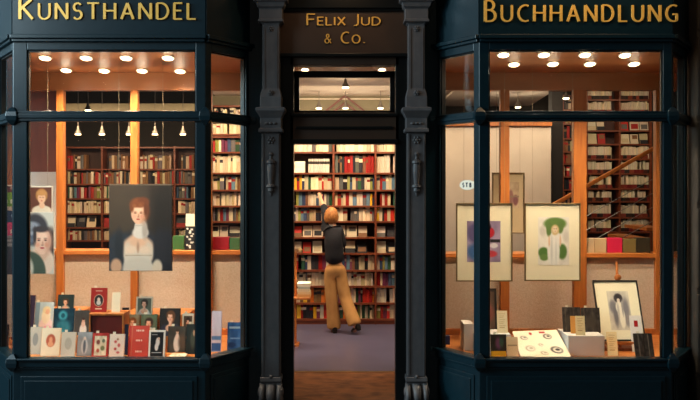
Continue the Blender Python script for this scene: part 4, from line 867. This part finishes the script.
# individual books: the 300 that show largest, the rest with the mass
def area_(r): return (r[2]-r[1])*r[5]
def off(r):   # hidden behind the jamb
    return not (290 < CX+F*((r[1]+r[2])/2)/YC < 398)
indiv.sort(key=lambda r: (off(r), -area_(r)))
keep, rest = indiv[:300], indiv[300:]
for r in rest:
    if r[0] == 'lying': stuff.cur = r[6]; stuff.box(r[1], r[2], r[3], r[3]+.2, r[4], r[4]+r[5])
    else: put(stuff, r)
SN = ['', '', 'first doorway section', 'middle doorway section', 'last doorway section']
for r in keep:
    mb = MB(); nm = 'book'
    if r[0] == 'lying': mb.cur = r[6]; mb.box(r[1], r[2], r[3], r[3]+.2, r[4], r[4]+r[5])
    else: put(mb, r)
    o = mb.build('book', 'spines')
    if r[0] == 'lying': lb = 'off white book lying flat, %s from the bottom of the pile, %s' % (ORD[r[11]-1], SN[r[9]])
    elif r[0] == 'face': lb = '%s book shown face out, %s along shelf %s of the %s' % (r[8], ORD[r[11]-1], ORD[r[10]-1], SN[r[9]])
    else: lb = '%s book, %s along the %s shelf down, %s of the bookcase' % (r[8], ORD[min(r[11]-1, 19)], ORD[r[10]-1], SN[r[9]])
    tag(o, lb, 'book', 'books on the shelves behind the doorway')
o = stuff.build('shelved_books', 'spines'); tag(o, 'rows of mixed books filling the bookcases behind the display windows', 'books', None, 'stuff')

# ---------------------------------------------------------------- stair rail in the side hall
Ys = 11.2
sr = tag(empty('stair_railing', (X(585, Ys), Ys, 0)), 'oak handrail with slanting steel cables rising behind the second display', 'railing')
def sl(x, off_=0): return Z(187-(x-585)*.56+off_, Ys)
mb = MB(); a = Vector((X(508, Ys), Ys, sl(508))); b = Vector((X(656, Ys), Ys, sl(656))); d = (b-a).normalized(); nn = Vector((-d.z, 0, d.x))
mb.obox(a-nn*.025-Vector((0, .03, 0)), b-a, (0, .06, 0), nn*.05); mb.build('handrail', 'oak', sr, bevel=.01)
for dz in (30, 44, 58, 72):
    mb = MB(); mb.tube((X(508, Ys), Ys, sl(508, dz)), (X(656, Ys), Ys, sl(656, dz)), .006, 6); mb.build('cable', 'steel', sr)
for x in (509, 583, 654):
    mb = MB(); mb.box(X(x, Ys)-.015, X(x, Ys)+.015, Ys-.012, Ys+.012, 0, sl(x)); mb.build('post', 'steel', sr)
stp = struct(empty('wall_stair_flight', (X(585, 11.4), 11.4, 0)))
for i in range(9):
    x = X(500+i*18, 11.4); z = sl(500+i*18)-.95
    if z > .05: MB().box(x, x+.26, 11.3, 12.2, z-.04, z).build('stair_tread', 'oak', stp)

# ---------------------------------------------------------------- side table with a pile of books and its lamp post
Yt = 10.9; xt = X(295.3, Yt)
ta = tag(empty('pedestal_table', (X(294.5, Yt), Yt, 0)), 'small oak pedestal table at the doorway edge under the pale book pile', 'table')
MB().box(X(294, Yt)-.02, X(297, Yt)-.005, Yt-.02, Yt+.02, 0, Z(252, Yt)).build('pole', 'oak', ta, bevel=.003)
zt = Z(296, Yt)
MB().box(xt-.28, X(310.5, Yt), Yt-.20, Yt+.18, zt-.022, zt).build('table_top', 'oak', ta, bevel=.004)
MB().box(xt-.2, xt+.05, Yt-.12, Yt+.12, 0, .025).build('base', 'oak', ta, bevel=.004)
rl = bpy.data.lights.new('lamp', 'SPOT'); rl.energy = 26; rl.spot_size = R(40); rl.spot_blend = .6; rl.shadow_soft_size = .05; rl.color = (1, .8, .55)
z = zt
for i, (dx, c_, h, w1_) in enumerate(((0, (206, 160, 104), .036, .20), (.004, (222, 196, 150), .03, .19), (-.004, (224, 206, 172), .034, .185), (.006, (190, 196, 184), .032, .18), (0, (236, 226, 204), .04, .20))):
    mb = MB(); mb.cur = c_; xa_ = X(297.8, Yt)+dx; mb.box(xa_, xa_+w1_*.82, Yt-.13, Yt+.12, z, z+h)
    tag(mb.build('book', 'cover', bevel=.003), ['honey coloured book at the bottom of the table pile', 'tan book second up in the table pile', 'pale book in the middle of the table pile', 'grey green book just under the topmost of the table pile', 'cream book topmost on the table pile'][i], 'book', 'books piled on the pedestal table')
    z += h
zsh = Z(252, Yt)
lp = tag(empty('picture_lamp', (X(295, Yt), Yt, zsh)), 'small brass reading lamp on the pole above the table pile', 'lamp')
mb = MB(); mb.tube((X(295.3, Yt), Yt, zsh+.0), (X(300, Yt), Yt-.05, zsh+.05), .006, 6); mb.build('arm', 'brass', lp)
MB().lathe((X(301, Yt), Yt-.05, zsh+.01), [(.03, 0), (.026, .02), (.01, .04)], 12).build('lamp_shade', 'brass', lp)
lo = bpy.data.objects.new('lamp', rl); COL.objects.link(lo); lo.parent = lp; lo.location = Vector((X(301, Yt), Yt-.05, zsh))-ORG[lp.name]

# ---------------------------------------------------------------- the person reaching up to the shelf
YW = 11.85
def bake(o):
    dg = bpy.context.evaluated_depsgraph_get(); me = bpy.data.meshes.new_from_object(o.evaluated_get(dg)); old = o.data; o.modifiers.clear(); o.data = me; bpy.data.meshes.remove(old)
    for p in me.polygons: p.use_smooth = True
    return o
def skin(name, nodes, edges, m, parent=None, root=0, sub=2, grow=1.0):
    """nodes: (px, py, dY, radius) or a 4-tuple with a Vector as first item"""
    vs, rad = [], []
    for nd_ in nodes:
        x, y, d, r = nd_[:4]; r = tuple(v*grow for v in r) if isinstance(r, tuple) else r*grow; vs.append(px(x, y, YW+d)); rad.append((r if isinstance(r, tuple) else (r, r)))
    org = Vector((X(338, YW), YW, 0)); me = bpy.data.meshes.new(name); me.from_pydata([v-org for v in vs], edges, [])
    o = bpy.data.objects.new(name, me); COL.objects.link(o)
    sk = o.modifiers.new('skin', 'SKIN'); sk.use_smooth_shade = True
    sv = me.skin_vertices[0].data
    for i, r in enumerate(rad): sv[i].radius = r; sv[i].use_root = (i == root)
    o.modifiers.new('sub', 'SUBSURF').levels = sub
    bpy.context.view_layer.update(); bake(o)
    me = o.data; me.materials.clear(); me.materials.append(M[m])
    if parent: o.parent = parent
    else: o.location = org
    return o
def chain(nodes, pts, start, edges):
    prev = start
    for p in pts: nodes.append(p); edges.append((prev, len(nodes)-1)); prev = len(nodes)-1
    return prev
# body
N = [(335, 266, 0, .08)]; E = []
ch = chain(N, [(334.6, 256, .0, .07), (334, 244, .01, .08), (333.5, 234, .01, .085), (333, 228.5, .02, .06), (332, 224, .03, .05), (331.4, 220.5, .035, .052)], 0, E)
chest = 3
# raised arm with hand
w_ = chain(N, [(328.5, 230.5, .04, .04), (326.5, 216, .20, .034), (323.5, 206, .36, .034), (320.8, 199.5, .46, .026)], chest, E)
hand = chain(N, [(319.4, 196.6, .50, .030)], w_, E)
for k, (dx, dy, dd, ln) in enumerate(((-1.5, -3.4, .05, 1), (-.7, -4.0, .055, 1), (.2, -3.9, .055, 1), (1.0, -3.2, .05, 1))):
    chain(N, [(319.4+dx*.55, 196.6+dy*.5, .50+dd*.5, .010), (319.4+dx*.8, 196.6+dy*.8, .50+dd*.85, .0085), (319.4+dx, 196.6+dy, .50+dd*1.25, .007)], hand, E)
chain(N, [(321.6, 196.0, .50, .011), (322.2, 194.2, .52, .009)], hand, E)
# bent arm
w_ = chain(N, [(339, 231, .02, .04), (342, 245, .02, .036), (339.5, 243.5, .22, .032), (337.5, 241.5, .30, .027)], chest, E)
h2 = chain(N, [(336.6, 240.6, .34, .030)], w_, E)
for k in range(4): chain(N, [(335.9, 239.4+k*.9, .37, .010), (335.0, 239.2+k*.9, .39, .009), (334.3, 239.6+k*.9, .38, .007)], h2, E)
chain(N, [(336.4, 238.9, .35, .011), (335.8, 237.8, .37, .009)], h2, E)
# legs
chain(N, [(331.5, 270, 0, .07), (331, 298, -.01, .05), (333.5, 326, .02, .04), (333.5, 331.2, .0, .036), (333, 332.2, .12, .03)], 0, E)
chain(N, [(339.5, 270, 0, .07), (345, 297, -.02, .05), (354, 323, -.16, .04), (356.5, 327, -.17, .036), (354.5, 331.5, -.06, .03)], 0, E)
body = skin('person', N, E, 'skin'); tag(body, 'person in navy cardigan and tan wide trousers reaching up to a shelf', 'person')
# head shaped and joined to the body
def head(parent):
    bm = bmesh.new(); bmesh.ops.create_uvsphere(bm, u_segments=24, v_segments=18, radius=1)
    for v in bm.verts:
        x, y, z = v.co
        w = .074*(1-.22*max(0, -z)); d = .094; v.co = Vector((x*w, y*d*(1-.12*max(0, -z)), z*.113))
        if y > .8 and abs(x) < .22 and -.35 < z < .1: v.co.y += .018     # nose
        if y > .75 and abs(abs(x)-.35) < .14 and abs(z-.02) < .1: v.co.y -= .006   # eye sockets
        if y > .75 and z < -.75: v.co.y += .008
    for sx in (-1, 1):
        r = bmesh.ops.create_uvsphere(bm, u_segments=10, v_segments=8, radius=1)
        for v in r['verts']: v.co = Vector((sx*.076+v.co.x*.010, v.co.y*.02-.004, v.co.z*.032-.005))
    me = bpy.data.meshes.new('head'); bm.to_mesh(me); bm.free(); return me
hm_ = head(None); c0 = px(331.2, 216.8, YW+.05)-body.location
tmp = bpy.data.objects.new('tmp', hm_); COL.objects.link(tmp)
rot = Matrix.Translation(c0) @ Matrix.Rotation(R(14), 4, 'Z') @ Matrix.Rotation(R(12), 4, 'X') @ Matrix.Scale(1.08, 4)
bm = bmesh.new(); bm.from_mesh(body.data); bm2 = bmesh.new(); bm2.from_mesh(hm_); bmesh.ops.transform(bm2, matrix=rot, verts=bm2.verts)
mt = bpy.data.meshes.new('t'); bm2.to_mesh(mt); bm.from_mesh(mt); bm.to_mesh(body.data); bm.free(); bm2.free(); bpy.data.objects.remove(tmp)
for p in body.data.polygons: p.use_smooth = True
# face details
for (x, z, nm, r) in ((-.027, .004, 'eye', .009), (.027, .004, 'eye', .009)):
    mb = MB(); mb.ball((x, .083, z), r, r*.8, r*.7); 
    for i, v in enumerate(mb.v): mb.v[i] = rot @ v
    o = mb.build(nm, 'plinth', body, local=True, smooth=True)
M['lip'] = mat('lips', (176, 88, 78), .5, noise=(170, 82, 74), scale=(9, 9, 9))
mb = MB(); mb.ball((0, .084, -.052), .022, .008, .006)
mb.v = [rot @ v for v in mb.v]; mb.build('mouth', 'lip', body, local=True, smooth=True)
# short hair: a cap that leaves the face free
bm = bmesh.new(); bmesh.ops.create_icosphere(bm, subdivisions=4, radius=1); rg = random.Random(3)
dead = [v for v in bm.verts if (v.co.y > .42 and v.co.z < .45) or (v.co.z < -.62)]
bmesh.ops.delete(bm, geom=dead, context='VERTS')
for v in bm.verts:
    x, y, z = v.co; k = 1+.035*math.sin(x*23+z*9)+.03*rg.random()
    v.co = rot @ Vector((x*.088*k, (y*.106-.006)*k, z*.122*k+.004))
ext = bmesh.ops.solidify(bm, geom=bm.faces[:], thickness=.014)
me = bpy.data.meshes.new('hair'); bm.to_mesh(me); bm.free(); me.materials.append(M['hair'])
for p in me.polygons: p.use_smooth = True
ho = bpy.data.objects.new('hair', me); COL.objects.link(ho); ho.parent = body
# cardigan
N = [(335.1, 265.5, 0, (.134, .12))]; E = []
chain(N, [(334.2, 253, .0, (.122, .108)), (333.8, 243, .01, (.138, .12)), (333.4, 234, .012, (.145, .12)), (332.6, 228.6, .03, (.088, .085)), (332.2, 226.2, .035, (.062, .062))], 0, E)
chain(N, [(328.3, 230.3, .04, .066), (326.3, 216, .20, .054), (324.3, 208, .33, .044), (323.2, 205, .385, .038)], 3, E)
chain(N, [(339.4, 231.2, .02, .068), (342.0, 245, .02, .058), (340, 243.8, .18, .045), (339.2, 243.2, .22, .042)], 3, E)
skin('cardigan', N, E, 'navy', body, grow=1.22)
mb = MB(); cpt = px(331.9, 225.2, YW+.035)-body.location; mb.lathe(cpt, [(.066, -.014), (.058, .012)], 16); mb.build('collar', 'collar', body, local=True, smooth=True)
# trousers
N = [(335.2, 267, 0, (.142, .115))]; E = []
chain(N, [(335, 262, 0, (.128, .112))], 0, E)
chain(N, [(331.3, 274, 0, .104), (331, 284, 0, .094), (331.6, 298, -.01, .082), (333, 314, .01, .088), (334, 326, .02, .098), (334, 329.5, .02, .1)], 0, E)
chain(N, [(339.6, 274, 0, .104), (341.6, 284, -.01, .094), (345.4, 298, -.03, .084), (350.2, 312, -.10, .088), (354.3, 322.5, -.15, .096), (355.2, 325.5, -.155, .096)], 0, E)
skin('trousers', N, E, 'khaki', body, grow=1.06)
# shoes
def shoe(x, y, d, ang, pitch):
    o = px(x, y, YW+d)-body.location; mb = MB()
    prof = [(-.085, .03, .0, .055), (-.06, .036, .0, .06), (0, .036, 0, .05), (.07, .042, 0, .038), (.12, .036, 0, .03), (.145, .012, .0, .018)]
    rings = []
    for yy, w, z0, z1 in prof: rings.append([(-w, yy, z0), (w, yy, z0), (w*.9, yy, z1*.7), (w*.5, yy, z1), (-w*.5, yy, z1), (-w*.9, yy, z1*.7)])
    mb.loft(rings); mb.box(-.026, .026, -.085, -.04, -.028, .004)
    m_ = Matrix.Translation(o) @ Matrix.Rotation(R(ang), 4, 'Z') @ Matrix.Rotation(R(pitch), 4, 'X'); mb.v = [m_ @ v for v in mb.v]
    mb.build('shoe', 'shoe', body, local=True, bevel=.004)
shoe(334.3, 331.2, -.0, 8, -6); shoe(356.6, 329.5, -.16, 24, -22)
